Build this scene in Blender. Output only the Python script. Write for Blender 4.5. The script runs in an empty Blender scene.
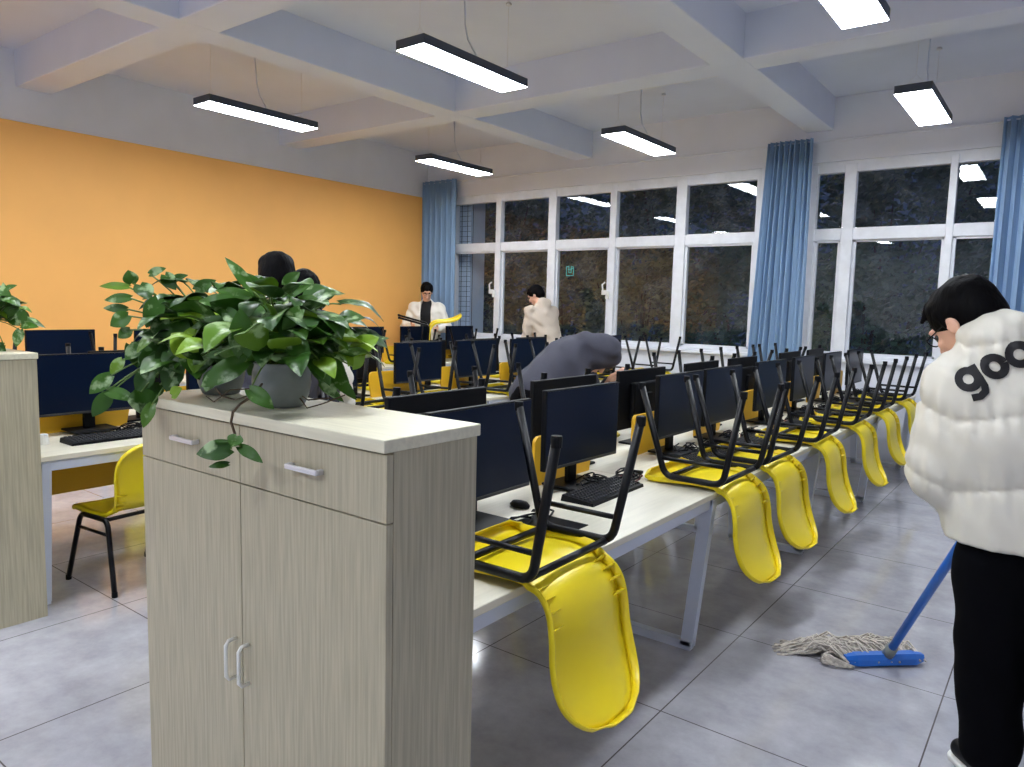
import bpy, bmesh, math, random
import numpy as np
from mathutils import Vector, Matrix
from mathutils.bvhtree import BVHTree

S = bpy.context.scene
C = S.collection
PI = math.pi

# ------------------------------------------------------------------ camera, world, exposure
CAM_H = 1.5
YAW, PITCH, ROLL, FOC = -.6485, -.1052, .0247, 733.4
_f = np.array([math.sin(YAW)*math.cos(PITCH), math.cos(YAW)*math.cos(PITCH), math.sin(PITCH)])
_r0 = np.array([math.cos(YAW), -math.sin(YAW), 0.0]); _u0 = np.cross(_r0, _f)
_r = math.cos(ROLL)*_r0 + math.sin(ROLL)*_u0
_u = -math.sin(ROLL)*_r0 + math.cos(ROLL)*_u0
cam = bpy.data.cameras.new('camera'); co = bpy.data.objects.new('camera', cam); C.objects.link(co)
cam.sensor_fit = 'HORIZONTAL'; cam.sensor_width = 36; cam.lens = FOC/1024*36; cam.clip_start = .05; cam.clip_end = 200
co.matrix_world = Matrix(((_r[0], _u[0], -_f[0], 0), (_r[1], _u[1], -_f[1], 0), (_r[2], _u[2], -_f[2], CAM_H), (0, 0, 0, 1)))
S.camera = co

def at(x, y, dep):                       # a point seen at (x, y) of the photograph, dep metres deep
    p = np.array([0, 0, CAM_H]) + (_r*(x-512)/FOC + _u*(383.5-y)/FOC + _f)*dep
    return Vector(p)

W = bpy.data.worlds.new('dusk'); S.world = W; W.use_nodes = True
W.node_tree.nodes['Background'].inputs[0].default_value = (.045, .085, .19, 1)
W.node_tree.nodes['Background'].inputs[1].default_value = .35
S.view_settings.view_transform = 'Standard'; S.view_settings.look = 'None'
S.view_settings.exposure = 0.0; S.view_settings.gamma = 1; S.view_settings.use_curve_mapping = False
LAMP_POWER = 49.0
try:
    S.cycles.use_denoising = True
    S.cycles.max_bounces = 8; S.cycles.diffuse_bounces = 5; S.cycles.glossy_bounces = 4
    S.cycles.transparent_max_bounces = 12; S.cycles.sample_clamp_indirect = 6; S.cycles.caustics_reflective = False
    S.cycles.caustics_refractive = False
except Exception: pass

# ------------------------------------------------------------------ materials
def lin(c):
    return tuple(((v/255)/12.92 if v/255 <= .04045 else ((v/255+.055)/1.055)**2.4) for v in c) + (1,)
def mat(name, col, rough=.5, metal=0, noise=0, scale=40, stretch=(1, 1, 1), bump=0, coat=0, spec=.5, col2=None, emit=None, trans=0):
    m = bpy.data.materials.new(name); m.use_nodes = True; nt = m.node_tree; N = nt.nodes; L = nt.links
    b = N['Principled BSDF']; c = lin(col)
    b.inputs['Base Color'].default_value = c; b.inputs['Roughness'].default_value = rough; b.inputs['Metallic'].default_value = metal
    b.inputs['Specular IOR Level'].default_value = spec; b.inputs['Coat Weight'].default_value = coat
    if emit: b.inputs['Emission Color'].default_value = lin(emit[0]); b.inputs['Emission Strength'].default_value = emit[1]
    if noise or bump or col2:
        tc = N.new('ShaderNodeTexCoord'); mp = N.new('ShaderNodeMapping'); mp.inputs['Scale'].default_value = stretch
        nz = N.new('ShaderNodeTexNoise'); nz.inputs['Scale'].default_value = scale; nz.inputs['Detail'].default_value = 4
        L.new(tc.outputs['Object'], mp.inputs[0]); L.new(mp.outputs[0], nz.inputs[0])
        if noise or col2:
            r = N.new('ShaderNodeValToRGB'); a, z = r.color_ramp.elements
            a.position = .35; z.position = .65
            a.color = tuple(v*(1-noise) for v in c[:3])+(1,) if not col2 else c
            z.color = tuple(min(1, v*(1+noise)) for v in c[:3])+(1,) if not col2 else lin(col2)
            L.new(nz.outputs[0], r.inputs[0]); L.new(r.outputs[0], b.inputs['Base Color'])
        if bump:
            bp = N.new('ShaderNodeBump'); bp.inputs['Strength'].default_value = bump; bp.inputs['Distance'].default_value = .01
            L.new(nz.outputs[0], bp.inputs['Height']); L.new(bp.outputs[0], b.inputs['Normal'])
    return m
M = {}
M['wall'] = mat('white_wall', (226, 228, 236), .8, noise=.02, scale=3)
M['ceil'] = mat('ceiling_paint', (216, 221, 236), .85, noise=.02, scale=2)
M['orange'] = mat('orange_wall', (252, 188, 104), .6, noise=.02, scale=2)
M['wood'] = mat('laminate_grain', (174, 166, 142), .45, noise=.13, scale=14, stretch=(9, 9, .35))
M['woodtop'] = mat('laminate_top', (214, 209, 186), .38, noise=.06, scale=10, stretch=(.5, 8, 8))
M['desk'] = mat('desk_top', (222, 217, 200), .35, noise=.05, scale=8, stretch=(6, .4, 6))
M['gap'] = mat('shadow_gap', (40, 38, 32), .8)
M['white_metal'] = mat('white_steel', (205, 212, 228), .4)
M['alu'] = mat('window_frame_white', (220, 222, 228), .45, noise=.05, scale=9)
M['silver'] = mat('brushed_silver', (215, 215, 220), .35, metal=.6)
M['yellow'] = mat('yellow_plastic', (238, 214, 30), .33, noise=.02, scale=6)
M['yellowp'] = mat('yellow_panel', (226, 176, 34), .5)
M['black'] = mat('black_tube', (5, 6, 11), .38, spec=.28)
M['blackp'] = mat('black_plastic', (7, 9, 15), .5, spec=.2)
M['housing'] = mat('lamp_housing', (58, 66, 80), .5)
M['key'] = mat('keycaps', (30, 31, 36), .5)
M['screen'] = mat('dark_screen', (5, 19, 42), .3, spec=.15)
M['led'] = mat('red_cable', (120, 50, 45), .5)
M['curtain'] = mat('blue_curtain', (136, 164, 196), .85, noise=.05, scale=60, stretch=(1, 1, .05))
M['pot'] = mat('grey_ceramic', (128, 134, 132), .35, noise=.08, scale=20)
M['soil'] = mat('soil', (60, 45, 34), .95, noise=.4, scale=90)
M['stem'] = mat('green_stem', (92, 120, 50), .5)
M['root'] = mat('brown_stem', (80, 62, 40), .7)
M['tile'] = mat('pale_tile', (196, 208, 228), .35)
M['paper'] = mat('paper', (236, 240, 246), .7)
M['skin'] = mat('skin', (226, 176, 150), .5, noise=.04, scale=12)
M['hair'] = mat('black_hair', (9, 8, 10), .6, spec=.06, noise=.3, scale=60, stretch=(1, 1, .2), bump=.5)
M['eye'] = mat('eye', (25, 20, 20), .2)
M['puffer'] = mat('cream_nylon', (222, 217, 204), .42, bump=.10, scale=9)
M['knit'] = mat('beige_fleece', (196, 182, 168), .9, bump=.4, scale=160)
M['greyhood'] = mat('charcoal_cotton', (64, 64, 76), .9, bump=.2, scale=120)
M['trousers'] = mat('black_trousers', (5, 5, 9), .95, spec=.08)
M['tee'] = mat('black_shirt', (20, 20, 22), .9)
M['jacket'] = mat('white_jacket', (232, 228, 218), .7, bump=.2, scale=18)
M['ink'] = mat('black_print', (24, 22, 26), .7)
M['blue'] = mat('blue_plastic', (30, 105, 200), .35)
M['mop'] = mat('mop_yarn', (196, 188, 178), .95, noise=.25, scale=70)
M['rubber'] = mat('white_rubber', (225, 225, 220), .6)
M['mark'] = mat('window_sticker', (110, 205, 190), .5)
M['bark'] = mat('bark', (70, 58, 44), .9, noise=.3, scale=20)
M['night_leaf'] = mat('outdoor_leaf', (50, 66, 36), .6, col2=(150, 152, 104), scale=2)
M['night_leaf2'] = mat('outdoor_leaf_cool', (60, 96, 70), .6, col2=(84, 116, 88), scale=2)
M['ground'] = mat('outdoor_ground', (60, 66, 60), .9, noise=.3, scale=3)

m = bpy.data.materials.new('lamp_diffuser'); m.use_nodes = True; nt = m.node_tree
nt.nodes.remove(nt.nodes['Principled BSDF']); e = nt.nodes.new('ShaderNodeEmission')
e.inputs[0].default_value = (.89, .945, 1, 1); e.inputs[1].default_value = LAMP_POWER
nt.links.new(e.outputs[0], nt.nodes['Material Output'].inputs[0]); M['lamp'] = m

m = bpy.data.materials.new('window_glass'); m.use_nodes = True; nt = m.node_tree; N = nt.nodes; L = nt.links
N.remove(N['Principled BSDF'])
tr = N.new('ShaderNodeBsdfTransparent'); tr.inputs[0].default_value = (.9, .94, .96, 1)
gl = N.new('ShaderNodeBsdfGlossy'); gl.inputs['Roughness'].default_value = .0; gl.inputs[0].default_value = (1, 1, 1, 1)
df = N.new('ShaderNodeBsdfDiffuse'); df.inputs[0].default_value = (.38, .48, .62, 1)
fr = N.new('ShaderNodeFresnel'); ge = N.new('ShaderNodeNewGeometry'); ir = N.new('ShaderNodeMapRange')      # same pane from either side
ir.inputs[3].default_value = 1.55; ir.inputs[4].default_value = 1/1.55; L.new(ge.outputs['Backfacing'], ir.inputs[0]); L.new(ir.outputs[0], fr.inputs[0])
mx = N.new('ShaderNodeMixShader'); L.new(fr.outputs[0], mx.inputs[0]); L.new(tr.outputs[0], mx.inputs[1]); L.new(gl.outputs[0], mx.inputs[2])
tc = N.new('ShaderNodeTexCoord'); nz = N.new('ShaderNodeTexNoise'); nz.inputs['Scale'].default_value = 5; nz.inputs['Detail'].default_value = 10
rp = N.new('ShaderNodeMapRange'); rp.inputs[1].default_value = .45; rp.inputs[2].default_value = .8; rp.inputs[3].default_value = .02; rp.inputs[4].default_value = .11
L.new(tc.outputs['Object'], nz.inputs[0]); L.new(nz.outputs[0], rp.inputs[0])
m2 = N.new('ShaderNodeMixShader'); L.new(rp.outputs[0], m2.inputs[0]); L.new(mx.outputs[0], m2.inputs[1]); L.new(df.outputs[0], m2.inputs[2])
L.new(m2.outputs[0], N['Material Output'].inputs[0]); M['glass'] = m

# floor: glossy tiles with grout lines
m = bpy.data.materials.new('floor_tiles'); m.use_nodes = True; nt = m.node_tree; N = nt.nodes; L = nt.links
b = N['Principled BSDF']; tc = N.new('ShaderNodeTexCoord'); sp = N.new('ShaderNodeSeparateXYZ'); L.new(tc.outputs['Object'], sp.inputs[0])
def grout(sock, off):
    a = N.new('ShaderNodeMath'); a.operation = 'ADD'; a.inputs[1].default_value = off; L.new(sock, a.inputs[0])
    d = N.new('ShaderNodeMath'); d.operation = 'DIVIDE'; d.inputs[1].default_value = .825; L.new(a.outputs[0], d.inputs[0])
    f = N.new('ShaderNodeMath'); f.operation = 'FRACT'; L.new(d.outputs[0], f.inputs[0])
    s = N.new('ShaderNodeMath'); s.operation = 'SUBTRACT'; s.inputs[1].default_value = .5; L.new(f.outputs[0], s.inputs[0])
    q = N.new('ShaderNodeMath'); q.operation = 'ABSOLUTE'; L.new(s.outputs[0], q.inputs[0])
    g = N.new('ShaderNodeMath'); g.operation = 'GREATER_THAN'; g.inputs[1].default_value = .4968; L.new(q.outputs[0], g.inputs[0])
    return g.outputs[0]
gx = grout(sp.outputs[0], 1.11+8.25*2); gy = grout(sp.outputs[1], -1.615+8.25*2)
mxm = N.new('ShaderNodeMath'); mxm.operation = 'MAXIMUM'; L.new(gx, mxm.inputs[0]); L.new(gy, mxm.inputs[1])
n1 = N.new('ShaderNodeTexNoise'); n1.inputs['Scale'].default_value = 5; n1.inputs['Detail'].default_value = 12; n1.inputs['Roughness'].default_value = .7
r1 = N.new('ShaderNodeValToRGB'); r1.color_ramp.elements[0].position = .3; r1.color_ramp.elements[1].position = .75
r1.color_ramp.elements[0].color = lin((160, 159, 166)); r1.color_ramp.elements[1].color = lin((196, 195, 202))
L.new(tc.outputs['Object'], n1.inputs[0]); L.new(n1.outputs[0], r1.inputs[0])
mc = N.new('ShaderNodeMix'); mc.data_type = 'RGBA'; L.new(mxm.outputs[0], mc.inputs[0]); L.new(r1.outputs[0], mc.inputs[6]); mc.inputs[7].default_value = lin((98, 92, 92))
L.new(mc.outputs[2], b.inputs['Base Color'])
n2 = N.new('ShaderNodeTexNoise'); n2.inputs['Scale'].default_value = 1.6; n2.inputs['Detail'].default_value = 6; L.new(tc.outputs['Object'], n2.inputs[0])
rr = N.new('ShaderNodeMapRange'); rr.inputs[1].default_value = .35; rr.inputs[2].default_value = .7; rr.inputs[3].default_value = .05; rr.inputs[4].default_value = .20
L.new(n2.outputs[0], rr.inputs[0]); L.new(rr.outputs[0], b.inputs['Roughness']); b.inputs['Specular IOR Level'].default_value = .8
M['floor'] = m

# variegated pothos leaf
m = bpy.data.materials.new('pothos_leaf'); m.use_nodes = True; nt = m.node_tree; N = nt.nodes; L = nt.links
b = N['Principled BSDF']; b.inputs['Roughness'].default_value = .36; b.inputs['Specular IOR Level'].default_value = .35
at_ = N.new('ShaderNodeAttribute'); at_.attribute_name = 'tone'; at_.attribute_type = 'GEOMETRY'
r0 = N.new('ShaderNodeValToRGB'); r0.color_ramp.elements[0].color = lin((34, 66, 20)); r0.color_ramp.elements[1].color = lin((132, 166, 40))
r0.color_ramp.elements.new(.6).color = lin((62, 104, 28)); L.new(at_.outputs['Fac'], r0.inputs[0])
tc = N.new('ShaderNodeTexCoord'); nz = N.new('ShaderNodeTexNoise'); nz.inputs['Scale'].default_value = 22; nz.inputs['Detail'].default_value = 6; L.new(tc.outputs['Object'], nz.inputs[0])
rv = N.new('ShaderNodeValToRGB'); rv.color_ramp.elements[0].position = .56; rv.color_ramp.elements[1].position = .64
rv.color_ramp.elements[0].color = (0, 0, 0, 1); rv.color_ramp.elements[1].color = (.65, .65, .65, 1); L.new(nz.outputs[0], rv.inputs[0])
mc = N.new('ShaderNodeMix'); mc.data_type = 'RGBA'; L.new(rv.outputs[0], mc.inputs[0]); L.new(r0.outputs[0], mc.inputs[6]); mc.inputs[7].default_value = lin((176, 200, 150))
L.new(mc.outputs[2], b.inputs['Base Color']); M['leaf'] = m

# ------------------------------------------------------------------ mesh helpers
class MB:
    def __init__(s): s.v = []; s.f = []; s.mi = []; s.cur = 0
    def add(s, vs, fs):
        o = len(s.v); s.v += [tuple(p) for p in vs]; s.f += [tuple(i+o for i in f) for f in fs]; s.mi += [s.cur]*len(fs); return s
    def box(s, x0, x1, y0, y1, z0, z1, R=None, o=None):
        vs = [Vector((x, y, z)) for z in (z0, z1) for y in (y0, y1) for x in (x0, x1)]
        if R is not None: vs = [(R @ p) + (o or Vector()) for p in vs]
        return s.add(vs, [(0, 2, 3, 1), (4, 5, 7, 6), (0, 1, 5, 4), (2, 6, 7, 3), (0, 4, 6, 2), (1, 3, 7, 5)])
    def rbox(s, x0, x1, y0, y1, z0, z1, b=.003, seg=2, M4=None):
        bm = bmesh.new(); bmesh.ops.create_cube(bm, size=1)
        for p in bm.verts: p.co = Vector(((x0+x1)/2+p.co.x*(x1-x0), (y0+y1)/2+p.co.y*(y1-y0), (z0+z1)/2+p.co.z*(z1-z0)))
        bmesh.ops.bevel(bm, geom=bm.edges[:], offset=b, segments=seg, affect='EDGES', profile=.5)
        if M4 is not None: bmesh.ops.transform(bm, matrix=M4, verts=bm.verts)
        bm.verts.index_update(); s.add([p.co for p in bm.verts], [[v.index for v in f.verts] for f in bm.faces]); bm.free(); return s
    def tube(s, pts, r, n=10, cap=True):
        pts = [Vector(p) for p in pts]; rs = r if isinstance(r, (list, tuple)) else [r]*len(pts)
        vs = []; fs = []; up = None
        for i, p in enumerate(pts):
            t = (pts[min(i+1, len(pts)-1)]-pts[max(i-1, 0)]).normalized()
            if up is None: up = Vector((0, 0, 1)) if abs(t.z) < .9 else Vector((1, 0, 0))
            a = up - t*up.dot(t)
            if a.length < 1e-4: a = t.orthogonal()
            a.normalize(); up = a; b = t.cross(a)
            for k in range(n):
                q = 2*PI*k/n; vs.append(p+(a*math.cos(q)+b*math.sin(q))*rs[i])
        for i in range(len(pts)-1):
            for k in range(n):
                a0 = i*n+k; a1 = i*n+(k+1) % n; fs.append((a0, a1, a1+n, a0+n))
        if cap: fs.append(tuple(range(n-1, -1, -1))); fs.append(tuple((len(pts)-1)*n+k for k in range(n)))
        return s.add(vs, fs)
    def lathe(s, prof, n=28, o=(0, 0, 0), capb=True, capt=False):
        vs = []; fs = []
        for r, z in prof:
            for k in range(n): vs.append((o[0]+r*math.cos(2*PI*k/n), o[1]+r*math.sin(2*PI*k/n), o[2]+z))
        for i in range(len(prof)-1):
            for k in range(n): a = i*n+k; b_ = i*n+(k+1) % n; fs.append((a, b_, b_+n, a+n))
        if capb: fs.append(tuple(range(n-1, -1, -1)))
        if capt: fs.append(tuple((len(prof)-1)*n+k for k in range(n)))
        return s.add(vs, fs)
    def grid(s, P):                         # P[i][j] points
        n, k = len(P), len(P[0])
        return s.add([q for r in P for q in r], [(i*k+j, i*k+j+1, (i+1)*k+j+1, (i+1)*k+j) for i in range(n-1) for j in range(k-1)])
    def mesh(s, name, mats, smooth=False):
        me = bpy.data.meshes.new(name); me.from_pydata([tuple(p) for p in s.v], [], s.f)
        for m_ in (mats if isinstance(mats, (list, tuple)) else [mats]): me.materials.append(m_)
        if any(s.mi): me.polygons.foreach_set('material_index', s.mi)
        if smooth: me.polygons.foreach_set('use_smooth', [True]*len(me.polygons))
        me.update(); return me
    def build(s, name, mats, parent=None, smooth=False, auto=None):
        o = bpy.data.objects.new(name, s.mesh(name, mats, smooth)); C.objects.link(o)
        if parent is not None: o.parent = parent
        if auto: 
            try: o.data.set_sharp_from_angle(angle=auto)
            except Exception: pass
        return o
def tag(o, label=None, cat=None, group=None, kind=None):
    if label: o['label'] = label
    if cat: o['category'] = cat
    if group: o['group'] = group
    if kind: o['kind'] = kind
    return o
def empty(name, loc=(0, 0, 0), rz=0):
    o = bpy.data.objects.new(name, None); C.objects.link(o); o.location = loc; o.rotation_euler = (0, 0, rz); o.empty_display_size = .1; return o
def struct(name, mb, mats, **k): return tag(mb.build(name, mats, **k), kind='structure')
def tree(o, parent=None):
    c = o.copy(); C.objects.link(c); c.parent = parent
    for ch in list(o.children): tree(ch, c)
    return c
ORD = ['first', 'second', 'third', 'fourth', 'fifth', 'sixth', 'seventh', 'eighth', 'ninth', 'tenth']

# ------------------------------------------------------------------ the room
XW, YW, XR, YB, ZC, ZB = -7.95, 8.25, 2.4, -3.2, 3.73, 3.4
struct('floor', MB().box(XW-.2, XR+.2, YB-.2, YW+.2, -.1, 0), M['floor'])
struct('ceiling', MB().box(XW-.2, XR+.2, YB-.2, YW+.2, ZC, ZC+.15), M['ceil'])
struct('wall_left', MB().box(XW-.2, XW, YB, YW, 0, ZC), M['wall'])
struct('wall_left_orange', MB().rbox(XW-.01, XW+.022, YB, YW, 0, 3.09, .004, 1), M['orange'])
struct('wall_right', MB().box(XR, XR+.2, YB, YW, 0, ZC), M['wall'])
struct('wall_rear', MB().box(XW-.2, XR+.2, YB-.2, YB, 0, ZC), M['wall'])
for i, x in enumerate((-5.32, -2.41, .5)):
    struct('ceiling_beam', MB().rbox(x, x+.27, YB, YW, ZB, ZC+.02, .006, 1), M['ceil'])
for i, y in enumerate((5.62, 2.78, -.1, -2.9)):
    struct('ceiling_beam', MB().rbox(XW, XR, y, y+.3, ZB+.002, ZC+.02, .006, 1), M['ceil'])
# window wall: openings X -7.5..-2.8 and -2.4..0.35, Z 1.0..3.06
w = MB(); Y0, Y1 = YW, YW+.24
w.box(XW-.2, XR+.2, Y0, Y1, 0, 1.02); w.box(XW-.2, XR+.2, Y0, Y1, 3.08, ZC)
for a, b_ in ((XW-.2, -7.5), (-2.86, -2.33), (1.0, XR+.2)): w.box(a, b_, Y0, Y1, 1.02, 3.08)
struct('wall_window', w, M['wall'])
struct('trim_1', MB().rbox(-7.5, -2.86, YW-.05, YW+.12, 1.0, 1.04, .004, 1), M['wall'])
struct('trim_2', MB().rbox(-2.33, 1.0, YW-.05, YW+.12, 1.0, 1.04, .004, 1), M['wall'])

def window(n, x0, x1, posts, zt=2.335):
    yf0, yf1 = YW+.03, YW+.11
    root = empty('window_%d' % n, ((x0+x1)/2, YW, 1.04)); tag(root, kind='structure')
    inv = Matrix.Translation(-root.location)
    f = MB()
    f.rbox(x0, x1, yf0, yf1, 1.04, 1.075, .004, 1); f.rbox(x0, x1, yf0, yf1, 2.965, 3.08, .004, 1); f.rbox(x0, x1, yf0, yf1, 2.27, 2.395, .004, 1)
    for x, w_ in posts: f.rbox(x-w_/2, x+w_/2, yf0-.012, yf1, 1.04, 3.05, .004, 1)
    # sliding-sash frames stepping back inside each lower opening
    xs = [p[0] for p in posts]
    for k in range(len(posts)-1):
        a = posts[k][0]+posts[k][1]/2; b_ = posts[k+1][0]-posts[k+1][1]/2; o = .02*(k % 2)
        for (p, q, r_, s_) in ((a, a+.03, 1.075, 2.27), (b_-.03, b_, 1.075, 2.27), (a, b_, 1.075, 1.10), (a, b_, 2.25, 2.27)):
            f.box(p, q, yf0+.018+o, yf1-.01, r_, s_)
    o = f.build('window_frame', M['alu'], root); o.matrix_parent_inverse = inv; o['kind'] = 'structure'
    for k in range(len(posts)-1):
        a = posts[k][0]+posts[k][1]/2-.01; b_ = posts[k+1][0]-posts[k+1][1]/2+.01
        for z0, z1 in ((1.07, 2.28), (2.39, 2.97)):
            g = MB().add([(a, yf0+.05, z0), (b_, yf0+.05, z0), (b_, yf0+.05, z1), (a, yf0+.05, z1)], [(0, 1, 2, 3)]).build('window_pane', M['glass'], root)
            g.matrix_parent_inverse = inv; g['kind'] = 'structure'
    return root
w1 = window(1, -7.5, -2.86, [(-7.47, .06), (-6.58, .09), (-5.66, .125), (-4.73, .09), (-3.81, .13), (-2.885, .06)])
window(2, -2.33, 1.0, [(-2.3, .06), (-1.945, .115), (-1.02, .065), (-.1, .11), (.9, .1)])
# white latches on two mullions
for x, lab in ((-6.62, 'white latch on the mullion beside the leftmost curtain'), (-4.76, 'white latch on the mullion behind the grey hooded person')):
    k = MB(); k.rbox(x-.02, x+.02, YW-.02, YW+.02, 1.62, 1.72, .006); k.rbox(x-.07, x+.01, YW-.035, YW-.015, 1.67, 1.73, .006); k.tube([(x-.05, YW-.03, 1.72), (x-.06, YW-.03, 1.80), (x-.02, YW-.03, 1.83)], .012, 6)
    tag(k.build('window_latch', M['rubber'], smooth=False), lab, 'latch', 'window latches')
# green drawn mark on the pane
k = MB(); cx, cz, yy = -5.385, 1.985, YW+.074
for (a, b_) in (((-.09, -.1), (.09, -.1)), ((-.09, -.1), (-.09, .09)), ((.09, -.1), (.09, .08)), ((-.09, .09), (-.03, .09)), ((-.03, .11), (-.03, -.04)), ((.03, .1), (.03, -.04)), ((-.05, .03), (.09, .05)), ((-.03, -.04), (.03, -.04)), ((.03, .09), (.09, .08))):
    k.tube([(cx+a[0]*.62, yy, cz+a[1]*.62), (cx+b_[0]*.62, yy, cz+b_[1]*.62)], .006, 6)
tag(k.build('window_sticker', M['mark']), 'small pale green character sticker stuck on the window pane', 'sticker')
# tiled pillar just outside the left pane
k = MB(); k.box(-7.75, -7.30, YW+.27, YW+.6, -.5, 4)
k.cur = 1
for i in range(60): k.box(-7.755, -7.295, YW+.266, YW+.27, -.4+i*.075, -.395+i*.075)
for i in range(5): k.box(-7.70+i*.11, -7.694+i*.11, YW+.265, YW+.27, -.5, 4)
tag(k.build('outdoor_pillar', [M['tile'], M['gap']]), kind='structure')

# track above the windows
struct('trim_3', MB().tube([(XW, YW-.035, 3.29), (XR, YW-.035, 3.29)], .012, 8), M['wall'])

def curtain(x0, x1, b0, b1, n, label, z0=.08, z1=3.31, amp=.05):
    P = []; k = n*14
    for i in range(13):
        t = i/12; z = z1+(z0-z1)*t; xa = x0+(b0-x0)*t; xb = x1+(b1-x1)*t; row = []
        for j in range(k+1):
            u = j/k; ph = u*n*2*PI+.35*math.sin(u*9+x0)
            row.append((xa+(xb-xa)*u+.012*math.sin(ph*2), YW-.12+amp*(.75+.25*math.sin(t*3+j*.02))*math.sin(ph)+.012*math.sin(u*37+t), z))
        P.append(row)
    root = empty('curtain', ((x0+x1)/2, YW-.12, z0)); tag(root, label, 'curtain', 'blue curtains at the windows')
    o = MB().grid(P).build('curtain_cloth', M['curtain'], root, smooth=True); o.matrix_parent_inverse = Matrix.Translation(-root.location)
    sm = o.modifiers.new('thick', 'SOLIDIFY'); sm.thickness = .004
    hd = MB().box(x0+.02, x1-.02, YW-.125, YW-.115, z1-.035, z1-.025)
    for j in range(n): hd.tube([(x0+(x1-x0)*(j+.5)/n, YW-.12, z1-.03), (x0+(x1-x0)*(j+.5)/n, YW-.05, z1-.01)], .006, 6)
    h = hd.build('curtain_hook', M['white_metal'], root); h.matrix_parent_inverse = Matrix.Translation(-root.location)
curtain(-7.92, -7.27, -7.92, -7.29, 6, 'blue pleated curtain in the corner beside the orange wall')
curtain(-2.77, -2.30, -2.90, -2.28, 9, 'blue pleated curtain hanging between the two windows')
curtain(-.640, .0, -.645, .0, 8, 'blue pleated curtain behind the person in the cream puffer jacket')

# conduits and hooks on the ceiling
struct('trim_4', MB().tube([(-3.51, 6.7, ZC-.008), (-3.51, 5.99, ZC-.01), (-3.50, 5.935, ZC-.03), (-3.49, 5.93, ZB+.03), (-3.43, 5.928, ZB+.012), (-2.46, 5.928, ZB+.012)], .009, 6), M['silver'])
struct('trim_5', MB().tube([(-1.07, 6.7, ZC-.008), (-1.07, 5.99, ZC-.01), (-1.06, 5.93, ZC-.04), (-1.10, 5.928, ZB+.05), (-.9, 5.928, ZB+.03), (.4, 5.928, ZB+.03)], .010, 6), M['wall'])

# ------------------------------------------------------------------ pendant lights
def lamp(cx, cy, label, z=3.13):
    r = empty('pendant_light', (cx, cy, z)); tag(r, label, 'ceiling light', 'pendant panel lights')
    a, b_ = .125, .5525
    h = MB(); t = .008
    for (p, q, u, v) in ((-a, a, -b_, -b_+t), (-a, a, b_-t, b_), (-a, -a+t, -b_+t, b_-t), (a-t, a, -b_+t, b_-t)): h.box(p, q, u, v, 0, .055)
    h.box(-a, a, -b_, b_, .055, .06)
    h.build('light_housing', M['housing'], r)
    MB().box(-a+.004, a-.004, -b_+.004, b_-.004, -.003, .03).build('light_diffuser', M['lamp'], r)
    for s in (-1, 1):
        y = s*(b_-.09); k = MB()
        k.tube([(-.07, y, .06), (0, y, .15), (.07, y, .06)], .0016, 5); k.tube([(0, y, .15), (0, y, ZC-z-.02)], .0016, 5)
        k.build('suspension_wire', M['silver'], r)
        MB().lathe([(.022, 0), (.022, .012), (.012, .02)], 12, (0, y, ZC-z-.02), True, True).build('ceiling_mount', M['silver'], r)
    MB().tube([(.08, .03, .06), (.05, .02, .12), (.01, .0, .2), (.0, -.02, .3), (.01, -.05, ZC-z)], .006, 6).build('power_cable', M['white_metal'], r, smooth=True)
LX = (-5.97, -3.51, -1.07)
names = {(0, 2): 'black-edged light panel hanging nearest the far end of the orange wall', (1, 2): 'light panel hanging in front of the middle windows', (2, 2): 'light panel hanging between the blue curtains at right',
         (0, 1): 'light panel hanging over the plants, leftmost of the lit panels', (1, 1): 'light panel at the top centre of the picture, largest seen whole', (2, 1): 'light panel cut by the top edge of the picture'}
for i, x in enumerate(LX):
    for j, y in enumerate((-1.5, 1.3, None, None)):
        if y is None: y = (4.015 if i < 2 else 4.08) if j == 2 else 6.73
        lab = names.get((i, j-1 if j > 1 else -9)) or 'light panel out of the picture'
        if j >= 2 and (i, j-1) in names: lab = names[(i, j-1)]
        if j < 2: lab = 'light panel outside the picture, %s row behind the viewer, %s from the orange wall' % (('second', 'first')[j], ORD[i])
        lamp(x if not (j == 3 and i < 2) else x-.06, y, lab)

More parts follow.
